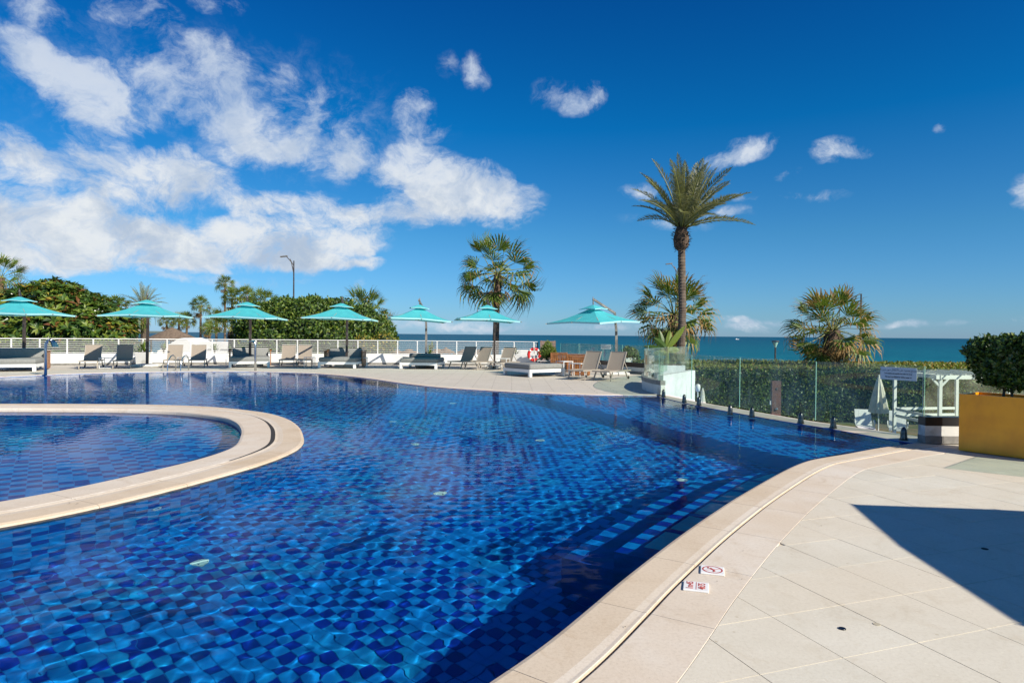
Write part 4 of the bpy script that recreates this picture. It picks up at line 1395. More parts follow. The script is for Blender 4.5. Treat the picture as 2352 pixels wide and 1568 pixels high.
# wooden crate tables
def crate(px, py, w, d, h, rz, label, vertical=True):
    p = G(px, py)
    r = tag(empty('crate_table', p, rz), label, 'wooden table', 'slatted wooden tables')
    n = max(3, int(w / .075))
    for y in (-d / 2, d / 2):
        for k in range(n):
            x = -w / 2 + (k + .5) * w / n
            MB().box((x, y, h / 2), (w / n * .72, .022, h - .10)).build('slat', M['wood'], r)
    for x in (-w / 2, w / 2):
        for k in range(max(3, int(d / .09))):
            nn_ = max(3, int(d / .09))
            MB().box((x, -d / 2 + (k + .5) * d / nn_, h / 2), (.022, d / nn_ * .72, h - .10)).build('slat', M['wood'], r)
    fr = MB()
    for x in (-w / 2, w / 2):
        for y in (-d / 2, d / 2): fr.box((x * 1.03, y * 1.03, h / 2), (.05, .05, h))
    for z in (.06, h - .05):
        for y in (-d / 2, d / 2): fr.box((0, y * 1.035, z), (w - .02, .035, .06))
    fr.build('frame', M['wood'], r)
    MB().box((0, 0, h + .014), (w + .06, d + .06, .028)).build('table_top', M['wood'], r)
    return r
crate(1334, 861.5, .62, .5, .72, math.radians(-12), 'slatted wooden table just left of the near loungers')
crate(1325, 853, .8, .45, .74, math.radians(-8), 'wooden crate table behind the near slatted table')
crate(1284, 850, .7, .35, .78, math.radians(-5), 'dark wooden trestle table right of the potted bush')

# ------------------------------------------------------------------ life ring, board, pots
lr = tag(empty('life_ring', AT(1227, 814, 32.2)), 'red life ring with white bands hanging by the railing', 'life ring')
Rr, rr_ = .275, .075
def torus_part(a0, a1, r, m, name):
    n = max(3, int((a1 - a0) / .13))
    MB().tube([(Rr * math.cos(a0 + (a1 - a0) * k / n), 0, Rr * math.sin(a0 + (a1 - a0) * k / n)) for k in range(n + 1)], r, 12).build(name, m, lr, smooth=True)
torus_part(0, 2 * PI, rr_ * .98, M['red'], 'ring')
for k in range(4): torus_part(PI / 4 + k * PI / 2 - .14, PI / 4 + k * PI / 2 + .14, rr_ * 1.02, M['signwhite'], 'band')
rp = MB().tube([(-.02, -.09, .52), (.02, -.10, .3), (-.02, -.10, .05), (.02, -.10, -.2), (.02, -.09, -.42)], .012, 6)
rp.tube([(0, -.05, .55), (.08, -.06, .48), (.12, -.05, .40)], .01, 5)
rp.tube([(-.05, -.09, .34), (0, -.11, .1), (.04, -.09, .34)], .01, 5)
rp.build('rope', M['rope'], lr)
MB().box((0, .09, -.05), (.045, .045, 1.25)).build('post', M['white'], lr)
bd = tag(empty('notice_board', G(1258, 842.5)), 'brown slatted board standing behind the potted bush', 'board')
for k in range(7): MB().box((0, 0, .30 + .155 * k), (.78, .04, .145)).build('board', mat('faded brown timber', (.27, .185, .15), .7, (14, (.19, .13, .10), .4, .6)) if k == 0 else bpy.data.materials['faded brown timber'], bd)
for s in (-1, 1): MB().box((s * .33, .045, .66), (.06, .05, 1.32)).build('post', bpy.data.materials['faded brown timber'], bd)

# hand shower / ladder rails / water spouts
def chrome(name, paths, r, label, cat, group=None):
    root = tag(empty(name, paths[0][0]), label, cat, group)
    o0 = Vector(paths[0][0])
    for p in paths: MB().tube([Vector(q) - o0 for q in p], r, 10).build('tube', M['steel'], root, smooth=True)
    return root
for (px, py, sgn, lab) in ((104.5, 861, 1, 'curved steel water spout at the left end of the pool'), (586.5, 851.5, -1, 'steel water spout with a flat blade in front of the daybed')):
    p = G(px, py)
    h = 1.30
    root = tag(empty('water_spout', p), lab, 'water spout', 'steel water spouts on the pool edge')
    if sgn > 0:
        path = [(0, 0, -.02), (0, 0, .9), (.02, 0, 1.12), (.08, 0, 1.24), (.17, 0, 1.28), (.25, 0, 1.24)]
        MB().tube(path, .05, 12).build('pipe', M['steel'], root, smooth=True)
        MB().add([(.18, -.10, 1.30), (.18, .10, 1.30), (.30, .14, 1.20), (.30, -.14, 1.20), (.38, .17, 1.02), (.38, -.17, 1.02), (.20, -.1, 1.26), (.20, .1, 1.26), (.28, .14, 1.16), (.28, -.14, 1.16), (.355, .17, 1.01), (.355, -.17, 1.01)],
                 [(0, 1, 2, 3), (3, 2, 4, 5), (9, 8, 7, 6), (11, 10, 8, 9)]).build('blade', M['steel'], root)
    else:
        path = [(0, 0, -.02), (0, 0, 1.05), (-.01, 0, 1.16), (-.08, 0, 1.22), (-.18, 0, 1.23)]
        MB().tube(path, .05, 12).build('pipe', M['steel'], root, smooth=True)
        MB().box((-.34, 0, 1.225), (.42, .28, .025)).build('blade', M['steel'], root)
lad = tag(empty('pool_ladder', G(403, 851.3)), 'steel pool ladder rails at the far pool edge', 'ladder')
for s in (-1, 1):
    x = s * .27
    MB().tube([(x, .55, 0), (x, .55, .40), (x, .48, .56), (x, .34, .63), (x, .16, .60), (x, -.02, .44), (x, -.10, .2), (x, -.13, -.4), (x, -.13, -1.0)], .022, 10).build('rail', M['steel'], lad, smooth=True)
for z in (-.3, -.6, -.9): MB().box((0, -.13, z), (.54, .07, .025)).build('rung', M['steel'], lad)

# ------------------------------------------------------------------ ochre planter
PA, PB_ = G(2201.6, 1035).to_2d(), G(2352, 1054.8).to_2d()
d = (PB_ - PA).normalized()
nb = Vector((-d.y, d.x))          # away from the camera
if nb.y < 0: nb = -nb
Lp, Wp, Hp = 1.55, .62, .815
pl = tag(empty('planter', (PA.x, PA.y, 0), math.atan2(d.y, d.x)), 'large ochre painted rectangular planter at the right edge', 'planter')
sg = 1 if Vector((-d.y, d.x)).dot(nb) > 0 else -1
def pbx(x0, x1, y0, y1, z0, z1, nm, m): MB().box(((x0 + x1) / 2, sg * (y0 + y1) / 2, (z0 + z1) / 2), (x1 - x0, y1 - y0, z1 - z0)).build(nm, m, pl)
pbx(0, Lp, 0, .035, .012, Hp, 'side_panel', M['orange'])
pbx(0, Lp, Wp - .035, Wp, .012, Hp, 'side_panel', M['orange'])
pbx(0, .035, .037, Wp - .037, .012, Hp - .002, 'end_panel', M['orange'])
pbx(Lp - .035, Lp, .037, Wp - .037, .012, Hp - .002, 'end_panel', M['orange'])
pbx(.036, Lp - .036, .036, Wp - .036, .5, Hp - .10, 'soil', M['soil'])

# ------------------------------------------------------------------ signs
def text(body, size, m, parent, loc, rot, name='lettering', align='CENTER', bold=0.0, xs=1.0):
    c = bpy.data.curves.new(name, 'FONT')
    c.body = body
    c.size = size
    c.align_x = align
    c.align_y = 'CENTER'
    c.offset = bold
    c.extrude = .0006
    c.materials.append(m)
    tmp = bpy.data.objects.new('tmp_text', c)
    COL.objects.link(tmp)
    bpy.context.view_layer.update()
    me = bpy.data.meshes.new_from_object(tmp.evaluated_get(bpy.context.evaluated_depsgraph_get()))
    bpy.data.objects.remove(tmp)
    o = bpy.data.objects.new(name, me)
    COL.objects.link(o)
    o.parent = parent
    o.location, o.rotation_euler = loc, rot
    o.scale = (xs, 1, 1)
    return o
AR = '\ufe8e\ufee3\ufe8e\ufecb 16 \ufee6\ufeb3 \ufee5\ufeed\ufea9 \ufedd\ufe8e\ufed4\ufec3\ufef7\ufe8d \ufef0\ufee0\ufecb \ufec9\ufeee\ufee8\ufee4\ufee3 \ufea2\ufe92\ufeb4\ufee4\ufedf\ufe8d \ufe8d\ufeac\ufeeb'
def pool_sign(pos, w, h, rz, label, rx=0):
    r = tag(empty('pool_sign', pos, rz), label, 'sign', 'white pool rule signs on the glass')
    MB().box((0, 0, 0), (w, .006, h)).build('sign_plate', M['signwhite'], r)
    k = w / .71
    text(AR, .052 * k, M['ink'], r, (0, -.0045, h * .28), (PI / 2, 0, 0), xs=.95)
    text('Cette piscine est interdite aux moins de 16 ans', .043 * k, M['ink'], r, (0, -.0045, h * .0), (PI / 2, 0, 0), bold=.0006, xs=.66)
    text('This pool is prohibited for children under 16', .043 * k, M['ink'], r, (0, -.0045, -h * .27), (PI / 2, 0, 0), bold=.0006, xs=.66)
    return r
# on the fence pane nearest the planter
fa, fb = FB[0].to_2d(), FB[1].to_2d()
def on_fence(px, py):
    dd = ray(px, py); e = fb - fa
    den = dd.x * e.y - dd.y * e.x
    t = (fa.x * e.y - fa.y * e.x) / den
    return Vector((dd.x * t, dd.y * t, EYE + dd.z * t))
q0, q1 = on_fence(2023, 857), on_fence(2107, 859)
c = (q0 + q1) / 2
dd = (q1 - q0).to_2d().normalized()
w = (q1 - q0).to_2d().length
c -= Vector((-dd.y, dd.x, 0)) * .012
pool_sign(Vector((c.x, c.y, c.z)), w, .215, math.atan2(dd.y, dd.x), 'white rule sign in Arabic, French and English on the glass by the planter')
q0, q1 = AT(1378, 796, 26.9), AT(1405, 796.5, 26.6)
dd = (q1 - q0).to_2d().normalized()
pool_sign((q0 + q1) / 2, .46, .2, math.atan2(dd.y, dd.x), 'small white rule sign on the glass behind the near loungers')

# depth tile and no-diving tile on the border stones
def floor_plate(c, ux, s, label, name):
    rz = math.atan2(ux.y, ux.x)
    r = tag(empty(name, (c.x, c.y, .0), rz), label, 'tile sign', 'enamel tiles set by the pool edge')
    MB().rbox((0, 0, .006), (s, s, .012), .004, seg=2).build('plate', M['signwhite'], r)
    return r
Z = lambda x, y: G((2450 + x / 5.88) * .6125, (2080 + y / 5.88) * .6125).to_2d()
c1 = (Z(745, 600) + Z(1275, 660) + Z(1140, 845) + Z(600, 770)) / 4
ux = (Z(1275, 660) - Z(745, 600)).normalized()
dp = floor_plate(c1, ux, .155, 'white enamel tile with red lettering 1m45 and 4ft75', 'depth_marker')
text('1m45', .062, M['redprint'], dp, (-.036, 0, .0132), (0, 0, PI / 2), bold=.0007, xs=.92)
text('4ft75', .062, M['redprint'], dp, (.038, 0, .0132), (0, 0, PI / 2), bold=.0007, xs=.82)
MB().box((.002, 0, .0128), (.0035, .125, .001)).build('bar', M['redprint'], dp)
c2 = (Z(1110, 255) + Z(1610, 315) + Z(1490, 470) + Z(1000, 400)) / 4
nd = floor_plate(c2, ux, .155, 'white enamel tile with a red no diving symbol', 'no_diving_marker')
rg = MB()
N = 40
for k in range(N):
    a0, a1 = 2 * PI * k / N, 2 * PI * (k + 1) / N
    rg.add([(.058 * math.cos(a0), .058 * math.sin(a0), .0128), (.068 * math.cos(a0), .068 * math.sin(a0), .0128), (.068 * math.cos(a1), .068 * math.sin(a1), .0128), (.058 * math.cos(a1), .058 * math.sin(a1), .0128)], [(0, 1, 2, 3)])
rg.build('ring', M['redprint'], nd)
MB().box((0, 0, .0133), (.118, .003, .001), rz=math.radians(28)).build('slash', M['redprint'], nd)
fg = MB()
fg.add([(-.020, .022, .0136), (-.010, .034, .0136), (.002, .014, .0136), (.014, -.004, .0136), (.022, -.026, .0136), (.010, -.044, .0136), (.0, -.036, .0136), (.006, -.018, .0136), (-.006, .0, .0136)], [tuple(range(9))])
fg.add([(-.034, .012, .0136), (-.016, .016, .0136), (-.016, .022, .0136), (-.034, .020, .0136)], [(0, 1, 2, 3)])
fg.lathe([(.008, .0130), (.008, .0138)], 10, c=(-.028, .034, 0))
fg.build('diver', M['redprint'], nd)
tag(MB().lathe([(.020, 0), (.020, .004), (.015, .006), (.012, .003), (.001, .003)], 18, c=G(2700 * .6125 + 945 * .29687, 2100 * .6125 + 529 * .29687)).build('floor_stud', M['darksteel'], smooth=True), 'small round metal stud set in a paver', 'stud')
tag(MB().lathe([(.020, 0), (.020, .002), (.001, .002)], 18, c=G(2700 * .6125 + 1212 * .29687, 2100 * .6125 + 493 * .29687)).build('floor_plug', mat('tan plug', (.42, .37, .27), .7)), 'flat tan plug filling a hole in the paving', 'plug')
tag(MB().lathe([(.024, 0), (.024, .003), (.014, .004), (.001, .004)], 18, c=G(2262, 1260)).build('floor_drain', M['slot']), 'dark round fitting in the shaded paving', 'drain cover')

# lamps on the pool floor
def GW(px, py, zb, zw=WZ):
    s = G(px, py, zw)
    d_ = ray(px, py).normalized()
    h_ = Vector((d_.x, d_.y)); sini = h_.length; h_.normalize()
    sr = sini / 1.333
    t_ = sr / math.sqrt(1 - sr * sr)
    return Vector((s.x + h_.x * t_ * (zw - zb), s.y + h_.y * t_ * (zw - zb), zb))
LL = [((458, 1292), 'round pool lamp nearest the camera on the pool floor'), ((1011, 1132), 'round pool lamp in the middle of the deep pool floor'), ((953, 1019), 'round pool lamp straight beyond the middle floor lamp'),
      ((902, 968), 'round pool lamp in the far left part of the deep pool'), ((1040, 926), 'round pool lamp farthest away on the pool floor'), ((1240, 1011), 'round pool lamp near the shadow of the shallow shelf'),
      ((1567, 1102), 'round pool lamp beside the end of the submerged steps')]
for (pp, lab) in LL:
    q = GW(*pp, FZ)
    r = tag(empty('pool_lamp', q), lab, 'pool lamp', 'round lamps on the pool floor')
    receiver(MB().lathe([(.085, .004), (.085, .014), (.065, .022), (.001, .024)], 20).build('lamp_disc', M['poollight'], r, smooth=False))
    b = MB()
    for k in range(6):
        a = k * PI / 3
        b.box((.074 * math.cos(a), .074 * math.sin(a), .020), (.011, .011, .006))
    receiver(b.build('screws', M['darksteel'], r))
q = GW(323, 1169, -.75)
k = min(range(len(ring_out)), key=lambda i: (ring_out[i] - q.to_2d()).length)
n_ = normals(ring_out, True)[k]
wp = ring_out[k] + n_ * .03
r = tag(empty('wall_inlet', (wp.x, wp.y, -.62), math.atan2(-n_.y, -n_.x)), 'small ring shaped water inlet in the tiled island wall', 'water inlet')
inl = MB()
N = 16
for k in range(N):
    a0, a1 = 2 * PI * k / N, 2 * PI * (k + 1) / N
    inl.add([(.012, .035 * math.cos(a), .035 * math.sin(a)) for a in (a0, a1)] + [(.012, .06 * math.cos(a), .06 * math.sin(a)) for a in (a1, a0)], [(3, 2, 1, 0)])
receiver(inl.build('inlet_ring', M['poollight'], r))

# ------------------------------------------------------------------ foliage
def leaf_mat(name, c1, c2, trans=.25, rough=.45, spec=.4):
    m = bpy.data.materials.new(name)
    m.use_nodes = True
    t = NT(m.node_tree)
    p = m.node_tree.nodes['Principled BSDF']
    p.inputs['Roughness'].default_value = rough
    p.inputs['Specular IOR Level'].default_value = spec
    geo = t.n('ShaderNodeNewGeometry')
    f = geo.outputs['Random Per Island']
    c = t.mix(f, (*c1, 1), (*c2, 1))
    t.l(c, p.inputs['Base Color'])
    tr = t.n('ShaderNodeBsdfTranslucent')
    t.l(t.mix(.5, c, (c2[0] * 1.6, c2[1] * 1.7, c2[2] * .6, 1)), tr.inputs[0])
    mx = t.n('ShaderNodeMixShader')
    mx.inputs[0].default_value = trans
    t.l(p.outputs[0], mx.inputs[1]); t.l(tr.outputs[0], mx.inputs[2])
    t.l(mx.outputs[0], m.node_tree.nodes['Material Output'].inputs[0])
    return m
M['lf_dark'] = leaf_mat('dark leaf', (.018, .045, .010), (.035, .075, .016))
M['lf_mid'] = leaf_mat('mid green leaf', (.045, .095, .016), (.085, .150, .022))
M['lf_lite'] = leaf_mat('light yellow green leaf', (.11, .18, .025), (.19, .23, .03))
M['lf_red'] = leaf_mat('reddish young leaf', (.13, .045, .02), (.20, .10, .03))
M['lf_yel'] = leaf_mat('yellowing leaf', (.30, .22, .03), (.36, .28, .04))
M['lf_gloss'] = leaf_mat('glossy rubber leaf', (.022, .055, .012), (.055, .105, .018), .15, .28, .6)
M['fr_green'] = leaf_mat('fan frond green', (.075, .14, .018), (.17, .22, .035), .3, .5)
M['fr_dry'] = leaf_mat('dry frond tip', (.28, .17, .06), (.38, .25, .10), .25, .7)
M['fr_brown'] = leaf_mat('dead frond', (.20, .11, .04), (.28, .17, .07), .2, .8)
M['fr_date'] = leaf_mat('date palm leaflet', (.14, .155, .065), (.25, .24, .12), .25, .45, .5)
M['stalk'] = mat('yellow green leaf stalk', (.20, .21, .05), .5)
M['orangestalk'] = mat('orange fruit stalk', (.55, .25, .03), .6)
M['bark'] = mat('palm bark', (.15, .115, .085), .95, (4, (.085, .062, .045), .35, .65), bump=(12, .8))
M['boots'] = mat('dry leaf bases', (.13, .085, .055), .95, (8, (.06, .04, .028), .35, .65), bump=(16, .8))
M['twig'] = mat('dark twigs', (.030, .026, .016), .95)
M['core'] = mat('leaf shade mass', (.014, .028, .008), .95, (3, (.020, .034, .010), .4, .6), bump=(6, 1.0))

def rnd_dir(rg):
    while True:
        v = Vector((rg.uniform(-1, 1), rg.uniform(-1, 1), rg.uniform(-1, 1)))
        if .05 < v.length < 1: return v.normalized()
def leaf(b, p, d, n, L, W, m, droop=.15):
    """leaf blade: 4 triangles, folded along the midrib, pointed"""
    s = d.cross(n)
    if s.length < 1e-4: s = d.orthogonal()
    s = s.normalized()
    u = s.cross(d).normalized()
    a = p
    k = p + d * L * .5 + s * W * .5 + u * W * .12
    l = p + d * L * .5 - s * W * .5 + u * W * .12
    t = p + d * L - u * L * droop
    c = p + d * L * .5
    b.add([a, k, t, l, c], [(0, 1, 4), (1, 2, 4), (2, 3, 4), (3, 0, 4)], m)
def quadleaf(b, p, d, n, L, W, m):
    s = d.cross(n)
    s = s.normalized() if s.length > 1e-4 else d.orthogonal().normalized()
    b.add([p, p + d * L * .5 + s * W * .5, p + d * L, p + d * L * .5 - s * W * .5], [(0, 1, 2, 3)], m)

from mathutils import noise as mnoise
def bump3(v, l):
    q = Vector((v.x * 2.6 + l[0], v.y * 2.6 + l[1], v.z * 2.6 + l[2] * 1.7))
    return mnoise.noise(q) * .22 + mnoise.noise(q * 2.7) * .20 + mnoise.noise(q * 6) * .08
def lumpy(lobes, rg, n, inner=.75):
    """points and outward normals over a union of ellipsoids (cx,cy,cz,rx,ry,rz)"""
    ws = [l[3] * l[4] + l[4] * l[5] + l[3] * l[5] for l in lobes]
    out = []
    tries = 0
    while len(out) < n and tries < n * 6:
        tries += 1
        l = rg.choices(lobes, ws)[0]
        v = rnd_dir(rg)
        r = (inner + (1 - inner) * rg.random() ** .5) * (1 + bump3(v, l))
        p = Vector((l[0] + v.x * l[3] * r, l[1] + v.y * l[4] * r, l[2] + v.z * l[5] * r))
        dead = False
        for o in lobes:
            if o is l: continue
            q = ((p.x - o[0]) / o[3]) ** 2 + ((p.y - o[1]) / o[4]) ** 2 + ((p.z - o[2]) / o[5]) ** 2
            if q < .55: dead = True; break
        if dead: continue
        nn = Vector((v.x / l[3], v.y / l[4], v.z / l[5])).normalized()
        out.append((p, nn))
    return out
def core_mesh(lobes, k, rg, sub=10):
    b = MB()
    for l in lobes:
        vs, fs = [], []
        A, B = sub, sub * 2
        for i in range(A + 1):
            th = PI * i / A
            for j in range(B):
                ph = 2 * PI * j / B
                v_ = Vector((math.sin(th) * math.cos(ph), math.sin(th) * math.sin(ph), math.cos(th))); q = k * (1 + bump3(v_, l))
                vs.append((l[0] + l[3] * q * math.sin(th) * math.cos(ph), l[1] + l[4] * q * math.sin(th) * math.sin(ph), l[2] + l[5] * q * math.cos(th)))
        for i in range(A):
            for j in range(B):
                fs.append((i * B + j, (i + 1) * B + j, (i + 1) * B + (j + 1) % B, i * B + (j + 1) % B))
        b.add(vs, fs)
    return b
def shrub(name, label, cat, lobes, n, L, W, mats, wts, seed, group=None, k=.80, rosette=0, base=None, quad=False, up=.3, inner=.78, trunk=True):
    rg = random.Random(seed)
    bx = sum(l[0] for l in lobes) / len(lobes); by = sum(l[1] for l in lobes) / len(lobes)
    bz = base if base is not None else -2.4
    root = tag(empty(name, (bx, by, bz)), label, cat, group)
    ll = [(l[0] - bx, l[1] - by, l[2] - bz, *l[3:]) for l in lobes]
    b = MB()
    idx = list(range(len(mats)))
    for p, nn in lumpy(ll, rg, n, inner):
        m = rg.choices(idx, wts)[0]
        if rosette:
            ax = (nn + Vector((0, 0, .7)) + rnd_dir(rg) * .35).normalized()
            s0 = rg.uniform(.75, 1.25)
            for q in range(rosette):
                a = 2 * PI * q / rosette + rg.uniform(-.3, .3)
                e1 = ax.orthogonal().normalized(); e2 = ax.cross(e1)
                d = (e1 * math.cos(a) + e2 * math.sin(a) + ax * rg.uniform(.15, .8)).normalized()
                leaf(b, p, d, ax, L * s0 * rg.uniform(.8, 1.15), W * s0, m if rg.random() < .8 else rg.choices(idx, wts)[0], .12)
        else:
            d = (nn * .5 + rnd_dir(rg) * .9 + Vector((0, 0, up))).normalized()
            f = quadleaf if quad else leaf
            f(b, p, d, (nn + rnd_dir(rg) * .6).normalized(), L * rg.uniform(.7, 1.3), W * rg.uniform(.7, 1.3), m)
    tag(b.build('foliage', mats, root), kind='stuff')
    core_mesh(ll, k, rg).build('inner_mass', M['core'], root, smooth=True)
    if trunk:
        zt = max(l[2] for l in ll) * .6
        for q in range(3):
            MB().tube([(q * .5 - .5, 0, 0), (q * .3 - .3 + rg.uniform(-.1, .1), .1, zt * .5), (rg.uniform(-.4, .4) + q * .4 - .4, 0, zt)], [.10, .075, .04], 7).build('stem', M['bark'], root)
    return root

def place(px, py, y):
    p = AT(px, py, y)
    return p
def lobes_px(rows, y, sc_=1.0):
    """lobes given in photo pixels at a distance: (px, py, half width px, half height px, depth offset, depth radius)"""
    out = []
    for (px, py, hw, hh, dy, dr) in rows:
        p = AT(px, py, y + dy)
        k = (y + dy) / FPX
        out.append((p.x, p.y, p.z, hw * k, dr, hh * k))
    return out

# big rubber tree left, dense bush centre
rt = lobes_px([(20, 745, 70, 60, 0, 2.0), (95, 715, 60, 60, .4, 1.8), (140, 690, 50, 38, 0, 1.6), (135, 740, 70, 55, -.6, 1.6), (205, 725, 60, 45, .3, 1.7), (245, 750, 55, 42, 0, 1.5), (190, 765, 80, 40, -.8, 1.3),
                (70, 770, 80, 35, -.8, 1.4), (-40, 730, 60, 55, .5, 1.8), (60, 690, 32, 24, 0, 1.0), (-100, 745, 60, 60, .5, 1.8), (270, 770, 30, 26, -.4, 1.0), (120, 662, 22, 18, 0, .7), (165, 672, 20, 15, 0, .7), (232, 706, 22, 16, 0, .7), (30, 700, 22, 18, 0, .7), (198, 690, 18, 14, 0, .6)], 37.5)
shrub('rubber_tree', 'large broad rubber tree with glossy and reddish leaf rosettes behind the left railing', 'tree', rt, 2600, .46, .17, [M['lf_gloss'], M['lf_mid'], M['lf_red'], M['lf_yel'], M['lf_dark'], M['lf_lite']], [3.4, 4, .9, .3, .7, 3.6], 11, rosette=6, k=.70, inner=.80)
sprig = tag(empty('rubber_tree_shoot', AT(131, 665, 37.0)), 'tall leafy shoots sticking out of the top of the rubber tree', 'branch')
for k_, (px, py) in enumerate(((131, 640), (110, 655), (120, 662), (143, 652), (66, 665), (163, 668), (28, 668), (12, 672))):
    q = AT(px, py, 37.0) - sprig.location
    b = MB(); rg = random.Random(k_)
    b.tube([q - Vector((0, 0, .9)), q], [.03, .015], 5)
    for t_ in range(3):
        for z in range(7):
            a = 2 * PI * z / 7 + t_
            d = Vector((math.cos(a), math.sin(a), .45)).normalized()
            leaf(b, q - Vector((0, 0, .14 * t_)), d, Vector((0, 0, 1)), .34, .12, 1 + (rg.random() < .3), .1)
    b.build('shoot', [M['twig'], M['lf_gloss'], M['lf_red']], sprig)
bu = lobes_px([(600, 745, 55, 45, 0, 1.8), (655, 730, 60, 42, .4, 1.8), (720, 722, 60, 38, .2, 1.8), (700, 755, 80, 40, -.7, 1.5), (780, 740, 60, 50, .2, 1.7), (830, 750, 50, 45, 0, 1.5), (868, 765, 38, 34, -.3, 1.2), (770, 775, 90, 26, -1, 1.2),
                (640, 775, 80, 26, -1, 1.2), (570, 770, 30, 30, 0, 1.0), (690, 705, 30, 16, 0, .9), (745, 708, 26, 14, .2, .8), (625, 712, 26, 14, .2, .8), (890, 782, 22, 22, -.5, .8), (655, 700, 20, 16, 0, .8), (720, 698, 20, 15, 0, .7), (775, 702, 18, 14, 0, .7), (590, 712, 18, 16, 0, .7), (835, 716, 20, 16, 0, .7)], 38.5)
shrub('big_bush', 'wide dense green bush with small leaves behind the middle railing', 'bush', bu, 17000, .22, .11, [M['lf_mid'], M['lf_dark'], M['lf_lite']], [4, 1.8, 2.2], 12, k=.76, inner=.80)
yb = lobes_px([(858, 800, 34, 24, 0, .7), (885, 790, 26, 26, .2, .7), (835, 790, 18, 20, .2, .5)], 36.0)
shrub('yellow_bush', 'low bush with yellow flowers at the right foot of the big bush', 'bush', yb, 1800, .13, .06, [M['lf_lite'], M['lf_yel'], M['lf_mid']], [3, 3, 2], 13, k=.8)
low = lobes_px([(x, 808 + (i % 3) * 3, 34, 26, 0, .9) for i, x in enumerate(range(-30, 300, 36))], 34.6)
shrub('border_hedge', 'low green plants right behind the left part of the railing', 'hedge', low, 3800, .20, .09, [M['lf_mid'], M['lf_dark'], M['lf_lite'], M['lf_red']], [4, 3, 2, .4], 14, k=.85, trunk=False)
low = lobes_px([(x, 806 + (i % 3) * 3, 30, 22, 0, .9) for i, x in enumerate(range(560, 880, 34))], 36.3)
shrub('border_hedge', 'low dark plants behind the middle railing under the big bush', 'hedge', low, 3000, .18, .08, [M['lf_mid'], M['lf_dark'], M['lf_lite']], [3, 3, 1.4], 15, k=.85, trunk=False)

# clipped hedge seen through the fence: long box of leaves with yellow-green flat top
hg = tag(empty('clipped_hedge', (16, 33, -2.4)), 'long clipped hedge with yellow green top behind the glass fence', 'hedge')
b = MB()
rg = random.Random(21)
HX0, HX1, HY0, HY1, HT = 5.5, 34.0, 30.6, 38.5, .10
def hy(x): return HY0 + .35 * math.sin(x * .55) + .10 * math.sin(x * 2.1)
for k in range(30000):
    x = rg.uniform(HX0, HX1); z = -2.3 + (HT + 2.25) * rg.random()
    p = Vector((x - 16, hy(x) - rg.uniform(-.10, .10) - 33, z + 2.4))
    d = (Vector((0, -.6, .25)) + rnd_dir(rg)).normalized()
    quadleaf(b, p, d, (Vector((0, -1, .4)) + rnd_dir(rg) * .7).normalized(), rg.uniform(.10, .17), rg.uniform(.06, .10), rg.choices([0, 1, 2], [5, 3, 1.2])[0])
for k in range(22000):
    x = rg.uniform(HX0, HX1 + 14); y = rg.uniform(0, 1) ** 1.3 * (HY1 - HY0)
    p = Vector((x - 16, hy(x) + y - 33, HT + rg.uniform(-.04, .10) + 2.4))
    d = (Vector((0, 0, .5)) + rnd_dir(rg)).normalized()
    quadleaf(b, p, d, rnd_dir(rg), rg.uniform(.12, .2), rg.uniform(.07, .11), rg.choices([3, 2, 4], [4, 2.5, .35 if x < 20 else 1.4])[0])
tag(b.build('foliage', [M['lf_dark'], M['lf_mid'], M['lf_lite'], leaf_mat('clipped hedge top leaf', (.13, .16, .018), (.20, .20, .025)), leaf_mat('rusty hedge leaf', (.26, .15, .03), (.32, .2, .04))], hg), kind='stuff')
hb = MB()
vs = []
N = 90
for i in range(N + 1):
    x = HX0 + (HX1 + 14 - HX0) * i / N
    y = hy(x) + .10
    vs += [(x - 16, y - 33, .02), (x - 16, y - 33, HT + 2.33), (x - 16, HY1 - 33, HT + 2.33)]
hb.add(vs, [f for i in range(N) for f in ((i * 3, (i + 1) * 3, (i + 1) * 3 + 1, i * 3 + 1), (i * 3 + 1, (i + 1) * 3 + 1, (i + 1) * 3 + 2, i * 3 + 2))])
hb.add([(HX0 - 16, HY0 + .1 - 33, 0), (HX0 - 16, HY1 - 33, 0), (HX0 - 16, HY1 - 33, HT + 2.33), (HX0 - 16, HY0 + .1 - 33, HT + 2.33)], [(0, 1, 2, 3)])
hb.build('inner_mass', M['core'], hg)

# topiary in the ochre planter
tp = []
bx_ = PA + d_ * 0 if False else PA
dirp = (PB_ - PA).normalized(); nbp = nb
def pl_pt(u, v): q = PA + dirp * u + nbp * v; return q.x, q.y
for (u, v, z, ru, rz_) in ((.20, .36, 1.42, .26, .20), (.42, .34, 1.45, .28, .20), (.24, .32, 1.26, .24, .18), (.60, .34, 1.28, .28, .22), (.72, .34, 1.46, .26, .22), (.95, .34, 1.50, .30, .22), (1.2, .34, 1.50, .30, .22),
                          (1.0, .34, 1.27, .34, .24), (.44, .34, 1.16, .20, .16), (.82, .32, 1.08, .16, .16), (1.3, .34, 1.27, .26, .24), (.50, .3, 1.0, .12, .12), (.30, .32, 1.08, .18, .14), (.62, .3, 1.06, .16, .14)):
    x, y = pl_pt(u, v)
    tp.append((x, y, z, ru * .9, .27, rz_))
shrub('topiary_bush', 'dense dark leaved clipped bush growing in the ochre planter', 'bush', tp, 8500, .066, .044, [M['lf_gloss'], M['lf_dark'], M['lf_mid'], M['lf_lite']], [4, 1.5, 3, .5], 31, k=.6, inner=.60, base=Hp - .12, trunk=False, up=.5)
st = bpy.data.objects['topiary_bush']
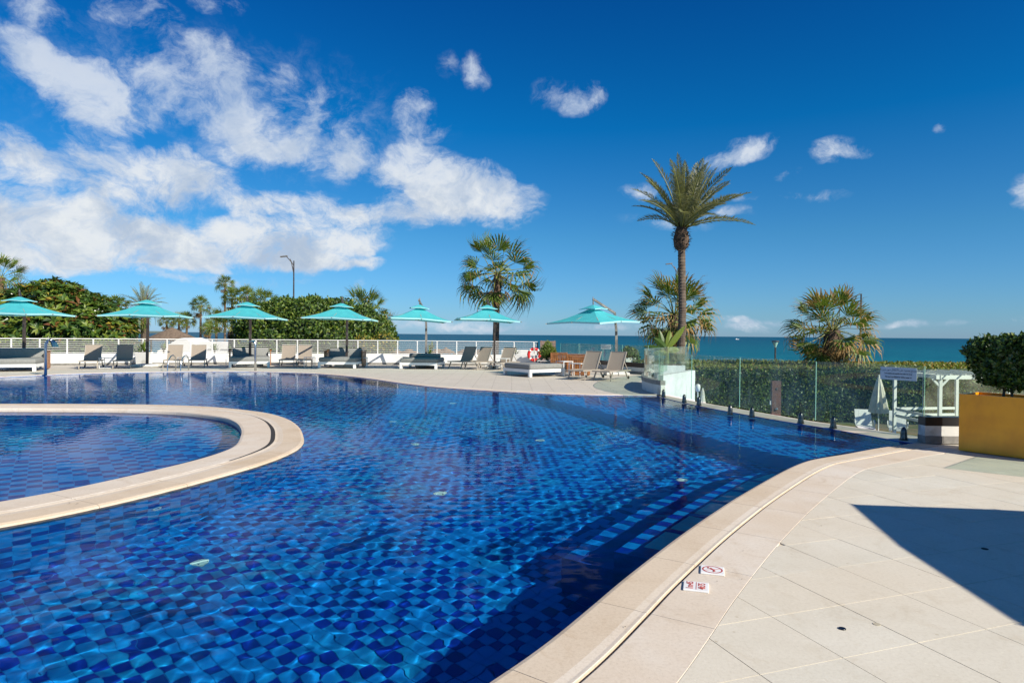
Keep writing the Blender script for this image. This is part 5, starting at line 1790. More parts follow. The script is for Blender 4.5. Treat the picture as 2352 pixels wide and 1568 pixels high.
for k, u in enumerate((.42, .55, .9, 1.2)):
    x, y = pl_pt(u, .32)
    q = Vector((x, y, Hp - .2)) - st.location
    MB().tube([q, q + Vector((.03 * (-1) ** k, .02, .3)), q + Vector((.08 * (-1) ** k, 0, .62))], [.022, .016, .010], 7).build('stem', M['bark'], st)

# ------------------------------------------------------------------ palms
def fan_leaf(rg, R_=.85, n=26, spread=2.5, dry=.0, droop=.35, stalk=1.0):
    """palmate frond: stalk along +X, then folded blades radiating; drooping dry tips"""
    b = MB()
    b.tube([(0, 0, 0), (stalk * .5, 0, .06 * stalk), (stalk, 0, .0)], [.028, .018, .012], 5, 2)
    o = Vector((stalk, 0, 0))
    for i in range(n):
        a = -spread / 2 + spread * i / (n - 1) + rg.uniform(-.03, .03)
        d = Vector((math.cos(a), math.sin(a), .16 * math.cos(i * PI)))
        d.z += .10
        L = R_ * (1 - .18 * abs(a) / (spread / 2)) * rg.uniform(.9, 1.08)
        w = L * spread / n * .66
        w1 = w * 1.0
        s = Vector((-math.sin(a), math.cos(a), 0))
        fold = Vector((0, 0, w * .5))
        p0, p1, p2 = o, o + d * L * .60, o + d * L * .84 - Vector((0, 0, L * droop * .18))
        p3 = o + d * L * 1.0 - Vector((0, 0, L * droop * rg.uniform(.4, 1.0)))
        m = 0
        b.add([p0, p1 - s * w * .5, p1 + fold, p1 + s * w * .5], [(0, 1, 2), (0, 2, 3)], m)
        m1 = 1 if rg.random() < dry * .7 else 0
        b.add([p1 - s * w * .5, p1 + s * w * .5, p2 + s * w * .28, p2 - s * w * .28], [(0, 1, 2, 3)], m1)
        m2 = 1 if rg.random() < .35 + dry else 0
        b.add([p2 - s * w * .28, p2 + s * w * .28, p3], [(0, 1, 2)], m2)
    return b
def fan_set(seed, R_, dry, mats=None, stalk=1.0, n=26):
    out = []
    for k in range(4):
        rg = random.Random(seed + k)
        out.append(fan_leaf(rg, R_, n, [2.3, 2.7, 3.0, 2.5][k], dry, [.25, .45, .7, .9][k], stalk).mesh('frond', mats or [M['fr_green'], M['fr_dry'], M['stalk']]))
    return out
FAN = {'big': fan_set(100, 1.05, .12, n=22, stalk=1.25), 'dry': fan_set(200, 1.1, .75, n=22, stalk=1.2), 'small': fan_set(300, .8, .1, n=16, stalk=.7)}
DEADF = fan_set(400, .95, .9, [M['fr_brown'], M['fr_dry'], M['fr_brown']])
def orient(o, az, el, roll=0):
    o.rotation_euler = (Matrix.Rotation(az, 3, 'Z') @ Matrix.Rotation(-el, 3, 'Y') @ Matrix.Rotation(roll, 3, 'X')).to_euler()
def bark_tube(path, radii, seg, ring=.07, seed=0, amp=.06):
    """trunk with leaf-scar rings and slight irregularity"""
    rg = random.Random(seed)
    path = [Vector(p) for p in path]
    L = sum((b - a).length for a, b in zip(path, path[1:]))
    n = min(160, int(L / ring) * 2)
    P, Rd = [], []
    for k in range(n + 1):
        t = k / n * (len(path) - 1); i = min(int(t), len(path) - 2); f = t - i
        P.append(path[i].lerp(path[i + 1], f))
        Rd.append((radii[i] * (1 - f) + radii[i + 1] * f) * (1 + (amp if k % 2 else -amp * .3) + rg.uniform(-.02, .02)))
    return MB().tube(P, Rd, seg)
def fan_palm(x, y, zc, zb, label, kind='big', nf=34, rt=.2, sc_=1.0, seed=0, boots=1.2, dead=8, lean=0.0, group=None, elmin=-55):
    rg = random.Random(seed)
    root = tag(empty('fan_palm', (x, y, zb)), label, 'palm tree', group)
    h = zc - zb
    bark_tube([(0, 0, 0), (lean * .3, 0, h * .4), (lean * .8, 0, h * .8), (lean, 0, h)], [rt * 1.15, rt, rt * .9, rt * .8], 12, seed=seed).build('trunk', M['bark'], root, smooth=False)
    top = Vector((lean, 0, h))
    if boots:
        b = MB()
        bl = boots
        for k in range(int(70 * bl)):
            z = h - .1 - bl * rg.random()
            a = rg.uniform(0, 2 * PI)
            r0 = rt * 1.0
            p = Vector((lean * (z / h) + math.cos(a) * r0, math.sin(a) * r0, z))
            d = Vector((math.cos(a) * .8, math.sin(a) * .8, rg.uniform(-.9, .5))).normalized()
            leaf(b, p, d, Vector((0, 0, 1)), rg.uniform(.14, .30), .10, 0, .2)
        tag(b.build('leaf_bases', M['boots'], root), kind='stuff')
        MB().tube([(lean * .9, 0, h - bl), (lean * .95, 0, h - bl * .5), (lean, 0, h)], [rt * 1.0, rt * 1.25, rt * 1.05], 10).build('crown_shaft', M['boots'], root)
    F = FAN[kind]
    for k in range(nf):
        t = k / nf
        el = math.radians(78 - (78 - elmin) * t ** .85) + rg.uniform(-.12, .12)
        az = k * 2.39996 + rg.uniform(-.3, .3)
        v = 0 if t < .3 else (1 if t < .55 else (2 if t < .8 else 3))
        o = inst('frond', F[v], root, top + Vector((math.cos(az), math.sin(az), 0)) * rt * .3)
        s = sc_ * rg.uniform(.88, 1.12)
        o.scale = (s, s, s)
        orient(o, az, el, rg.uniform(-.5, .5) + (PI if rg.random() < .12 else 0))
    for k in range(dead):
        az = rg.uniform(0, 2 * PI)
        o = inst('dead_frond', DEADF[k % 4], root, top + Vector((math.cos(az), math.sin(az), 0)) * rt * .4 - Vector((0, 0, .1)))
        s = sc_ * rg.uniform(.65, .9)
        o.scale = (s, s, s)
        orient(o, az, math.radians(rg.uniform(-84, -60)), rg.uniform(-1, 1))
    return root
p = AT(1138, 630, 37.5)
fan_palm(p.x, p.y, p.z, -2.4, 'green fan palm with shaggy trunk top behind the middle of the terrace', 'big', 30, .19, 1.14, 41, 1.5, 5, lean=.12)
p = AT(1548, 722, 35.5)
fan_palm(p.x, p.y, p.z, -2.4, 'fan palm with browned lower leaves behind the tall date palm', 'dry', 34, .2, 1.08, 42, 1.0, 12)
p = AT(1912, 758, 32.5)
fan_palm(p.x, p.y, p.z, -2.4, 'short fan palm with dry hanging leaves beyond the hedge at the right', 'dry', 34, .34, 1.04, 43, 1.7, 14)
p = AT(838, 722, 40.5)
fan_palm(p.x, p.y, p.z, -2.4, 'fan palm rising from the right side of the big green bush', 'big', 30, .2, .85, 44, .6, 2)
far_palms = [(517, 653, 100, 1.15, 'tallest distant slender fan palm left of the lamp post'), (461, 703, 96, 1.15, 'slender distant fan palm standing right of the thatched roof'), (533, 688, 92, 1.2, 'distant fan palm just left of the third parasol top'),
             (561, 684, 90, 1.3, 'distant fan palm right above the third parasol'), (601, 698, 84, 1.55, 'distant fan palm at the left top of the big green bush'), (314, 738, 78, 1.1, 'short distant fan palm left of the date palm trunk'),
             (383, 738, 95, 1.0, 'distant fan palm left of three behind the thatched roof'), (411, 738, 95, 1.0, 'distant fan palm in the middle behind the thatched roof'), (429, 735, 96, 1.0, 'distant fan palm right of three behind the thatched roof'),
             (497, 735, 88, 1.1, 'distant fan palm between thatched roof and third parasol'), (481, 755, 80, .8, 'smallest distant fan palm low beside the thatched roof'), (267, 705, 60, .9, 'distant palm top just above the rubber tree right side')]
for k, (px, py, y, s, lab) in enumerate(far_palms):
    p = AT(px, py, y)
    fan_palm(p.x, p.y, p.z, -4.0 if y > 62 else -2.4, lab, 'small', 22, .17, s, 60 + k, 0, 3, group='distant palms along the beach', elmin=-40)
p = AT(2, 638, 44)
fan_palm(p.x, p.y, p.z, -2.4, 'fan palm at the left edge of the photo above the rubber tree', 'big', 30, .2, .78, 81, .5, 3)
p = AT(530, 762, 41)
fan_palm(p.x, p.y, p.z, -2.4, 'low bright green fan palm with big leaves left of the big bush', 'big', 20, .16, .72, 82, .4, 1, elmin=-10)

def date_frond(rg, L=3.6, droop=.9, n=54, ll=.42, twist=0.0):
    b = MB()
    P = []
    for k in range(13):
        t = k / 12
        P.append(Vector((L * (t - .12 * t * t * droop), 0, -droop * L * .30 * t ** 2.2)))
    b.tube(P, [.035 * (1 - .85 * k / 12) + .004 for k in range(13)], 5, 1)
    for i in range(n):
        t = .10 + .90 * i / (n - 1)
        f = t * 12; k = min(int(f), 11)
        p = P[k].lerp(P[k + 1], f - k)
        ax = (P[k + 1] - P[k]).normalized()
        l = ll * (math.sin(PI * min(1, t * .92 + .10)) ** .55) * rg.uniform(.85, 1.1)
        for s in (-1, 1):
            d = (ax * .75 + Vector((0, s * 1.0, .0)) + Vector((0, 0, rg.uniform(.15, .65)))).normalized()
            q = p + d * l - Vector((0, 0, l * .10))
            w = ax * .026
            mm = p + d * l * .45
            b.add([p, mm + w, q, mm - w], [(0, 1, 2, 3)], 0)
    return b
DATE = [date_frond(random.Random(500 + k), 3.5, [.3, .7, 1.05][k % 3], 60, .44).mesh('frond', [M['fr_date'], M['stalk']]) for k in range(3)]
DATES = [date_frond(random.Random(520 + k), 3.0, [.6, 1.1, 1.6][k % 3], 30, .42).mesh('frond', [M['fr_date'], M['stalk']]) for k in range(3)]
def date_palm(x, y, zc, zb, label, nf, rt, sc_, seed, meshes, elmin, knob=True, wind=.0, path=None):
    rg = random.Random(seed)
    root = tag(empty('date_palm', (x, y, zb)), label, 'palm tree')
    h = zc - zb
    pth = path or [(0, 0, 0), (0, 0, h * .5), (0, 0, h)]
    bark_tube(pth, [rt * 1.12, rt, rt * .98][:len(pth)] if len(pth) == 3 else [rt * (1.12 - .16 * i / (len(pth) - 1)) for i in range(len(pth))], 14, .06, seed, .07).build('trunk', M['bark'], root)
    top = Vector(pth[-1])
    if knob:
        MB().tube([top + Vector((0, 0, -1.0)), top + Vector((0, 0, -.8)), top + Vector((0, 0, -.45)), top + Vector((0, 0, -.1)), top + Vector((0, 0, .35))], [rt * .95, rt * 1.9, rt * 2.15, rt * 1.7, rt * .9], 12).build('crown_base', M['boots'], root)
        b = MB()
        for k in range(260):
            z = rg.uniform(-1.0, .2)
            a = rg.uniform(0, 2 * PI)
            r0 = rt * (1.0 + 1.15 * math.sin(PI * (z + 1.0) / 1.25))
            p = top + Vector((math.cos(a) * r0, math.sin(a) * r0, z))
            d = Vector((math.cos(a), math.sin(a), rg.uniform(-.4, 1.0))).normalized()
            leaf(b, p, d, Vector((0, 0, 1)), rg.uniform(.10, .2), .09, 0, .1)
        tag(b.build('leaf_bases', M['boots'], root), kind='stuff')
        for k in range(9):
            a = rg.uniform(PI, 2 * PI)
            q = top + Vector((math.cos(a) * rt * .4, math.sin(a) * rt * .4, .1))
            o = MB().tube([q, q + Vector((math.cos(a) * .15, math.sin(a) * .15, .7)), q + Vector((math.cos(a) * .4, math.sin(a) * .3, 1.15 + rg.uniform(0, .4)))], [.05, .04, .015], 6)
            o.build('fruit_stalk', M['orangestalk'], root)
    for k in range(nf):
        t = k / nf
        el = math.radians(88 - (88 - elmin) * t ** 1.1) + rg.uniform(-.10, .10)
        az = k * 2.39996 + rg.uniform(-.25, .25)
        o = inst('frond', meshes[0 if t < .3 else (1 if t < .7 else 2)], root, top + Vector((math.cos(az), math.sin(az), 0)) * rt * .5 + Vector((0, 0, .05)))
        s = sc_ * rg.uniform(.85, 1.1)
        o.scale = (s, s, s)
        orient(o, az, el, rg.uniform(-.35, .35))
        if wind:
            o.rotation_euler = (Matrix.Rotation(wind, 3, 'Y') @ o.rotation_euler.to_matrix()).to_euler()
    return root
pt, pb = AT(1565, 528, 31.5), AT(1561, 880, 31.5)
pth = [(pb.x - pt.x, 0, 0), ((AT(1564, 760, 31.5).x - pt.x), 0, 2.5), (AT(1568, 640, 31.5).x - pt.x, 0, 5.2), (0, 0, pt.z + 2.4)]
date_palm(pt.x, 31.5, pt.z, -2.4, 'tallest date palm with slender trunk and windswept crown', 50, .175, 1.0, 91, DATE, 24, True, math.radians(11), pth)
p = AT(330, 705, 80)
date_palm(p.x, 80, p.z, -4.0, 'broad date palm rising behind the second parasol', 38, .34, 1.05, 92, DATES, -35, False)

# strappy plants and pots
def yucca(x, y, z, r, n, label, group='spiky plants by the railing', pot=None, seed=0, mats=None, el=(20, 85)):
    rg = random.Random(seed)
    root = tag(empty('spiky_plant', (x, y, z)), label, 'plant', group)
    for k in range(n):
        a = k * 2.39996; e = math.radians(rg.uniform(*el))
        d = Vector((math.cos(a) * math.cos(e), math.sin(a) * math.cos(e), math.sin(e)))
        s = Vector((-math.sin(a), math.cos(a), 0)) * r * .045
        L = r * rg.uniform(.8, 1.1)
        m1 = d * L * .55; m2 = d * L - Vector((0, 0, L * .22 * math.cos(e)))
        MB().add([-s * .6, s * .6, m1 + s, m1 - s, m2], [(0, 1, 2, 3), (3, 2, 4)]).build('leaf', (mats or [M['lf_lite'], M['lf_mid']])[k % 2], root)
    MB().tube([(0, 0, -1.2 if pot is None else -.1), (0, 0, .02)], [.05, .04], 6).build('stem', M['bark'], root)
    return root
for k, (px, py, y, r, lab) in enumerate([(113, 797, 34.0, .95, 'spiky plant behind the railing right of the left daybed'), (201, 797, 34.4, .8, 'spiky plant behind the railing above the first lounger'), (376, 800, 35.2, .55, 'small spiky plant behind the railing left of the white pavilion'),
                                      (493, 800, 36, .5, 'small spiky plant in front of the white pavilion'), (991, 797, 35.6, .55, 'spiky plant beside the mast of the bolster daybed parasol'), (1184, 808, 35.4, .5, 'spiky plant behind the railing left of the life ring')]):
    p = AT(px, py + 6, y)
    yucca(p.x, p.y, p.z, r, 34, lab, seed=k)
def pot(x, y, w, h, label, z=0, group='white concrete plant pots'):
    r = tag(empty('plant_pot', (x, y, z)), label, 'plant pot', group)
    MB().box((0, 0, h / 2), (w, w, h), taper=1.12).build('pot', M['dirtywall'], r)
    MB().box((0, 0, h + .002), (w * .95, w * .95, .01)).build('soil', M['soil'], r)
    return r
p = G(331, 838); pot(p.x, p.y, .5, .62, 'weathered white pot left of the second parasol mast')
yucca(p.x, p.y, .64, .6, 24, 'spiky plant in the weathered white pot by the second parasol mast', seed=11, pot=1)
p = G(988, 838); pot(p.x, p.y - .3, .42, .55, 'weathered white pot behind the bolster daybed')
yucca(p.x, p.y - .3, .57, .45, 22, 'spiky plant in the white pot behind the bolster daybed', seed=12, pot=1)
q = AT(1257, 838, 30.4)
pot(q.x, q.y, .5, .36, 'white planter box under the potted bush', z=0)
lb = [(q.x + .02, q.y, .80, .28, .26, .34), (q.x + .02, q.y, 1.05, .16, .16, .24), (q.x - .20, q.y, .78, .14, .2, .22), (q.x + .26, q.y, .74, .16, .2, .26)]
shrub('potted_bush', 'bright green feathery potted bush to the right of the life ring', 'bush', lb, 1500, .13, .03, [M['lf_lite'], M['lf_mid']], [3, 2], 33, base=.36, k=.5, inner=.4, up=.8)
q = G(1447, 852)
pot(q.x, q.y, .42, .62, 'pale pot with a trailing plant behind the nearest lounger')
lb = [(q.x, q.y, .78, .30, .28, .26), (q.x + .22, q.y - .12, .55, .18, .16, .40), (q.x - .12, q.y, .9, .2, .2, .2)]
shrub('trailing_plant', 'green trailing plant spilling over its pot behind the nearest lounger', 'plant', lb, 1500, .09, .045, [M['lf_lite'], M['lf_mid'], M['lf_dark']], [2, 2, 1], 34, base=.62, k=.6, trunk=False)

# big leaved banana plant by the tall palm
bp = tag(empty('banana_plant', AT(1533, 812, 27.5)), 'broad leaved banana plant at the foot of the tall date palm', 'plant')
rg = random.Random(5)
def paddle(b, base, tip, w, sag, m):
    base, tip = Vector(base), Vector(tip)
    d = (tip - base); L = d.length; d.normalize()
    s = d.cross(Vector((0, 1, .2))).normalized()
    n = 7
    vs, fs = [], []
    for k in range(n + 1):
        t = k / n
        c = base + d * L * t + Vector((0, 0, -sag * t * t))
        ww = w * math.sin(PI * min(1, t * .93 + .06)) ** .6
        vs += [c - s * ww, c + Vector((0, -.03, 0)), c + s * ww]
    for k in range(n): fs += [(k * 3, k * 3 + 1, k * 3 + 4, k * 3 + 3), (k * 3 + 1, k * 3 + 2, k * 3 + 5, k * 3 + 4)]
    b.add(vs, fs, m)
for k, (bx0, bz0, tx, tz, w, sg_, m) in enumerate([(0, .2, .75, 1.15, .13, -.02, 1), (-.05, .2, -.55, .75, .14, .1, 0), (0, .2, .15, .95, .13, 0, 1), (-.1, .1, -.95, .42, .12, .12, 0), (.05, .1, .55, .3, .14, .15, 1), (-.1, 0, -.3, 1.0, .12, 0, 0), (0, 0, -.7, .12, .13, .12, 1)]):
    b = MB(); paddle(b, (bx0, 0, bz0), (tx, rg.uniform(-.3, .3), tz), w, sg_, 0)
    b.build('leaf', M['lf_lite'] if m else M['lf_mid'], bp)
MB().tube([(0, 0, -3.0), (-.02, 0, -1), (0, 0, .3)], [.12, .10, .06], 8).build('stem', M['stalk'], bp)

# ------------------------------------------------------------------ lower garden beyond the glass
def wbox(name, c, dd_, label, cat, m=None, rz=0, **kw):
    o = MB().box((0, 0, 0), dd_, rz=0).build(name, m or M['wall'], loc=c, rz=rz)
    return tag(o, label, cat, **kw)
sw = tag(empty('stair_wall', (0, 0, 0)), 'white rendered stair parapet behind the corner of the glass fence', 'wall')
a, b_ = Vector((4.45, 19.3)), Vector((5.75, 20.6))
za = AT(1514, 862, a.y).z; zb_ = AT(1597, 850, b_.y).z
e = (b_ - a).normalized(); nn = Vector((-e.y, e.x)) * .22
MB().add([(a.x, a.y, -2.4), (b_.x, b_.y, -2.4), (b_.x + nn.x, b_.y + nn.y, -2.4), (a.x + nn.x, a.y + nn.y, -2.4), (a.x, a.y, za), (b_.x, b_.y, zb_), (b_.x + nn.x, b_.y + nn.y, zb_), (a.x + nn.x, a.y + nn.y, za)],
         [(3, 2, 1, 0), (4, 5, 6, 7), (0, 1, 5, 4), (1, 2, 6, 5), (2, 3, 7, 6), (3, 0, 4, 7)]).build('parapet', M['wall'], sw)
MB().box((4.15, 18.9, .09), (.30, .5, .2)).build('pier', M['wall'], sw)
wb = AT(1537, 832, 25.2)
pbx_ = tag(empty('white_planter_box', (wb.x, wb.y, 0)), 'white masonry box under the banana plant behind the curved glass', 'planter')
MB().box((0, 0, -.95), (.95, 1.1, 2.9)).build('box_body', M['wall'], pbx_)
MB().box((.0, 0, .515), (.75, .9, .03)).build('soil', M['soil'], pbx_)
sh = tag(empty('shower_column', (AT(1782, 900, 24.5).x, 24.5, -2.4)), 'dark red brown garden shower column behind the glass fence', 'shower')
zt2 = AT(1782, 874, 24.5).z
MB().box((0, 0, (zt2 + 2.4) / 2), (.34, .14, zt2 + 2.4)).build('column', mat('red brown composite', (.13, .06, .05), .5, (6, (.09, .045, .04), .4, .6)), sh)
MB().lathe([(.05, -.02), (.055, 0), (.04, .03), (.01, .035)], 12).build('knob', M['steel'], sh, loc=(.0, -.09, 1.32)).rotation_euler = (PI / 2, 0, 0)
MB().box((.0, -.085, 2.08), (.03, .04, .06)).build('spout', M['steel'], sh)
MB().box((-.20, -.02, 1.55), (.05, .05, .14)).build('soap_box', M['signwhite'], sh)
def closed_parasol(px, py_top, y, h, label, r=.2):
    p = AT(px, py_top, y)
    root = tag(empty('closed_parasol', (p.x, p.y, -2.4)), label, 'parasol', 'closed white parasols in the lower garden')
    H_ = p.z + 2.4
    b = MB()
    n = 20
    prof = [(.02, H_), (.05, H_ - .08), (r * .45, H_ - .35), (r * .75, H_ - .8), (r * .95, H_ - h * .85), (r * 1.05, H_ - h)]
    vs, fs = [], []
    for r_, z in prof:
        for k in range(n):
            a = 2 * PI * k / n
            q = r_ * (1 + (.28 if k % 2 else -.20) * min(1, (H_ - z) / h + .2))
            vs.append((q * math.cos(a), q * math.sin(a), z + (.05 if k % 2 and z < H_ - h * .9 else 0)))
    for i in range(len(prof) - 1):
        for k in range(n): fs.append((i * n + k, (i + 1) * n + k, (i + 1) * n + (k + 1) % n, i * n + (k + 1) % n))
    b.add(vs, fs)
    b.build('folded_canopy', mat('cream canvas', (.70, .66, .56), .85, (4, (.60, .56, .47), .4, .6)), root)
    MB().tube([(0, 0, 0), (0, 0, H_ + .03)], .022, 8).build('pole', M['white'], root)
    MB().lathe([(.26, 0), (.26, .06), (.05, .09)], 16).build('base', M['white'], root)
    return root
closed_parasol(2019, 862, 24.6, 1.42, 'closed cream parasol between two white loungers under the rule sign', .27)
closed_parasol(1614, 893, 23.0, 1.1, 'top of a closed cream parasol left of the fence corner', .16)
hl = tag(empty('garden_lantern', AT(1603, 882, 22.6)), 'rounded white garden lamp head by the stair wall', 'lamp')
MB().lathe([(.075, -.24), (.085, -.1), (.08, -.03), (.05, .0), (.005, .01)], 14).build('lamp_head', M['signwhite'], hl, smooth=True)
MB().tube([(0, 0, -2.1), (0, 0, -.24)], .02, 8).build('pole', M['white'], hl)

# white pergola
pg = tag(empty('pergola', (0, 0, 0)), 'white painted timber pergola in the lower garden', 'pergola')
def post_at(px, y, z1, name='post', w=.105):
    x = AT(px, 900, y).x
    MB().box((x, y, (z1 - 2.4) / 2), (w, w, z1 + 2.4)).build(name, M['wall'], pg)
    return x
zp = AT(2100, 866, 24).z
xs_ = [post_at(2159, 23.0, zp), post_at(2055, 25.6, zp), post_at(2197, 26.0, zp), post_at(2318, 23.4, zp)]
x0, x1_, x2_, x3_ = xs_
def beam(a, b, w=.09, h=.14, name='beam'): MB().bar(a, b, w, h).build(name, M['wall'], pg)
beam((x1_ - .3, 25.6, zp + .07), (x2_ + .2, 26.0, zp + .07)); beam((x0 - .2, 22.95, zp + .07), (x3_ + .3, 23.35, zp + .07)); beam((x1_, 25.7, zp + .075), (x0, 22.9, zp + .075)); beam((x2_, 26.1, zp + .075), (x3_, 23.3, zp + .075))
for k in range(5):
    t = (k + .5) / 5
    a = Vector((x1_ - .1, 25.75, zp + .17)).lerp(Vector((x2_ + .1, 26.15, zp + .17)), t); b2 = Vector((x0 - .1, 22.7, zp + .17)).lerp(Vector((x3_ + .1, 23.1, zp + .17)), t)
    beam(a, b2, .035, .05, 'rafter')
for (xa, ya, s) in ((x0, 23.0, -1), (x0, 23.0, 1)):
    MB().bar((xa, ya, zp - .28), (xa + s * .28, ya, zp + .02), .07, .07).build('brace', M['wall'], pg)
z1_, z2_ = AT(2100, 941, 25.2).z, AT(2100, 956, 25.2).z
for z in (z1_, z2_):
    beam((x1_, 25.6, z), (x2_, 26.0, z), .05, .10, 'rail')
    beam((x1_, 25.5, z), (x0, 23.05, z - .05), .05, .10, 'rail')
# white resin loungers
def resin(px, py, y, rz, label):
    p = AT(px, py, y)
    root = tag(empty('resin_lounger', (p.x, p.y, -2.4), rz), label, 'sun lounger', 'white resin loungers in the lower garden')
    W = .62
    b = MB()
    MB().box((0, .62, .30), (W, 1.24, .05)).build('seat', M['signwhite'], root)
    a = math.radians(52)
    bk = MB()
    bk.add([(-W / 2, 1.2, .32), (W / 2, 1.2, .32), (W / 2, 1.2 + .78 * math.cos(a), .32 + .78 * math.sin(a)), (-W / 2, 1.2 + .78 * math.cos(a), .32 + .78 * math.sin(a)),
            (-W / 2, 1.25, .30), (W / 2, 1.25, .30), (W / 2, 1.25 + .78 * math.cos(a), .30 + .78 * math.sin(a)), (-W / 2, 1.25 + .78 * math.cos(a), .30 + .78 * math.sin(a))],
           [(0, 1, 2, 3), (7, 6, 5, 4), (0, 4, 5, 1), (1, 5, 6, 2), (2, 6, 7, 3), (3, 7, 4, 0)])
    bk.build('backrest', M['signwhite'], root)
    for s in (-1, 1):
        MB().tube([(s * (W / 2 + .03), .75, .30), (s * (W / 2 + .05), .78, .50), (s * (W / 2 + .05), .98, .56), (s * (W / 2 + .05), 1.2, .52), (s * (W / 2 + .03), 1.28, .32)], .022, 8).build('armrest', M['signwhite'], root, smooth=True)
        for yy in (.15, 1.3): MB().box((s * (W / 2 - .05), yy, .14), (.06, .06, .28)).build('leg', M['signwhite'], root)
    return root
resin(1992, 985, 26.6, math.radians(-22), 'white resin lounger left of the closed cream parasol')
resin(2062, 985, 26.2, math.radians(-30), 'white resin lounger right of the closed cream parasol')
wt = AT(2092, 1000, 20.5)
wl = tag(empty('resin_table', (wt.x, wt.y, -2.4)), 'white resin footrest beside the glass fence base', 'table')
MB().rbox((0, 0, .42), (1.1, .5, .05), .02).build('table_top', M['signwhite'], wl)
for x, y in ((-1, -1), (1, -1), (1, 1), (-1, 1)): MB().box((x * .45, y * .18, .2), (.05, .05, .4)).build('leg', M['signwhite'], wl)

# ------------------------------------------------------------------ beyond: lamps, thatch, pavilion, town, boats
def lamp_post(px, py_top, y, zb, label, heads=2, side=-1, s=1.0):
    p = AT(px, py_top, y)
    root = tag(empty('street_lamp', (p.x, p.y, zb)), label, 'street lamp', 'lamp posts along the seafront')
    h = p.z - zb
    MB().tube([(0, 0, 0), (0, 0, h * .55), (0, 0, h * .97)], [.10 * s, .075 * s, .05 * s], 10).build('pole', M['mast'], root)
    MB().tube([(0, 0, h * .72), (side * .02, 0, h * .88), (side * .22 * s, 0, h * .96), (side * .62 * s, 0, h * 1.0)], [.045 * s, .045 * s, .04 * s, .03 * s], 8).build('arm', M['mast'], root)
    if heads == 2: MB().tube([(0, 0, h * .80), (side * .0, 0, h * .93), (side * .16 * s, 0, h * .955), (side * .35 * s, 0, h * .985)], [.03 * s] * 4, 8).build('arm', M['mast'], root)
    MB().box((side * .88 * s, 0, h * 1.003), (.62 * s, .26 * s, .09 * s), ry=side * .12).build('lamp_head', M['greymast'], root)
    return root
lamp_post(675, 590, 58, -3.0, 'tall dark seafront lamp post rising above the big bush')
lamp_post(1557, 607, 52, -3.0, 'dark lamp post mostly hidden behind the tall date palm trunk', 2, -1, .8)
sl3 = AT(1781, 782, 60)
r = tag(empty('path_lamp', (sl3.x, sl3.y, -3.0)), 'short dark path lamp with a cone head seen against the sea', 'street lamp')
h = sl3.z + 3.0
MB().tube([(0, 0, 0), (0, 0, h - .62)], .075, 8).build('pole', M['mast'], r)
MB().lathe([(.30, h - .12), (.34, h - .08), (.30, h - .02), (.05, h)], 14).build('lamp_cap', M['mast'], r)
for s in (-1, 1): MB().bar((0, 0, h - .64), (s * .27, 0, h - .12), .04, .04).build('bracket', M['mast'], r)
MB().lathe([(.07, h - .62), (.24, h - .16)], 12).build('lens', M['glassedge'], r)
tp_ = AT(1978, 675, 36)
r = tag(empty('flag_pole', (tp_.x, tp_.y, -2.4)), 'thin dark pole standing right of the short fan palm', 'pole')
MB().tube([(0, 0, 0), (0, 0, tp_.z + 2.4 - 1.6)], .055, 8).build('pole', M['greymast'], r)
MB().tube([(0, 0, tp_.z + 2.4 - 1.6), (0, 0, tp_.z + 2.4)], .04, 8).build('pole_top', M['mast'], r)

thatch = mat('weathered thatch', (.20, .145, .10), .95, (5, (.12, .085, .06), .35, .65), bump=(10, 1.0))
def thatch_roof(px, py_top, y, half_px, drop_px, zb, label, rows=9, group=None, name='thatched_gazebo'):
    p = AT(px, py_top, y)
    k = y / FPX
    root = tag(empty(name, (p.x, p.y, zb)), label, 'thatched shelter', group)
    H_ = p.z - zb; R_ = half_px * k; D_ = drop_px * k
    rg = random.Random(int(px))
    for i in range(rows):
        r0, r1 = R_ * i / rows * .92, R_ * (i + 1) / rows
        z0, z1 = H_ - D_ * i / rows, H_ - D_ * (i + 1) / rows - .03
        n = 28
        vs = [((r0 + .02) * math.cos(2 * PI * q / n), (r0 + .02) * math.sin(2 * PI * q / n), z0) for q in range(n)] + [(r1 * (1 + rg.uniform(-.015, .02)) * math.cos(2 * PI * q / n), r1 * math.sin(2 * PI * q / n), z1 - rg.uniform(0, .05)) for q in range(n)]
        MB().add(vs, [(q, n + q, n + (q + 1) % n, (q + 1) % n) for q in range(n)]).build('thatch_layer', thatch, root)
    for q in range(6):
        a = 2 * PI * q / 6
        MB().tube([(R_ * .78 * math.cos(a), R_ * .78 * math.sin(a), 0), (R_ * .78 * math.cos(a), R_ * .78 * math.sin(a), H_ - D_ * .9)], .07, 6).build('post', M['bark'], root)
    return root
thatch_roof(395, 751, 62, 62, 29, -3.0, 'large round thatched roof behind the white pavilion')
for k, (px, py, hw, lab) in enumerate([(940, 800, 28, 'leftmost thatched beach parasol behind the railing'), (1005, 799, 26, 'thatched beach parasol behind the railing right of the bolster parasol mast'),
                                       (1024, 797, 22, 'thatched beach parasol behind the shaded lounger'), (1064, 801, 24, 'thatched beach parasol behind the middle lounger of three'), (912, 801, 22, 'thatched beach parasol at the right foot of the yellow bush'),
                                       (1100, 801, 22, 'thatched beach parasol left of the palm trunk')]):
    thatch_roof(px, py, 56, hw, 11, -3.2, lab, 4, 'thatched beach parasols', 'beach_parasol')
pv = tag(empty('white_pavilion', AT(445, 812, 46)), 'white rendered pavilion with gabled top behind the railing', 'building')
def pv_pts(pts, y): return [AT(px, py, y) - pv.location for px, py in pts]
pts = [(361, 822), (361, 806), (409, 778), (418, 776), (447, 788), (447, 822)]
pts2 = [(447, 822), (447, 786), (470, 784), (531, 786), (531, 822)]
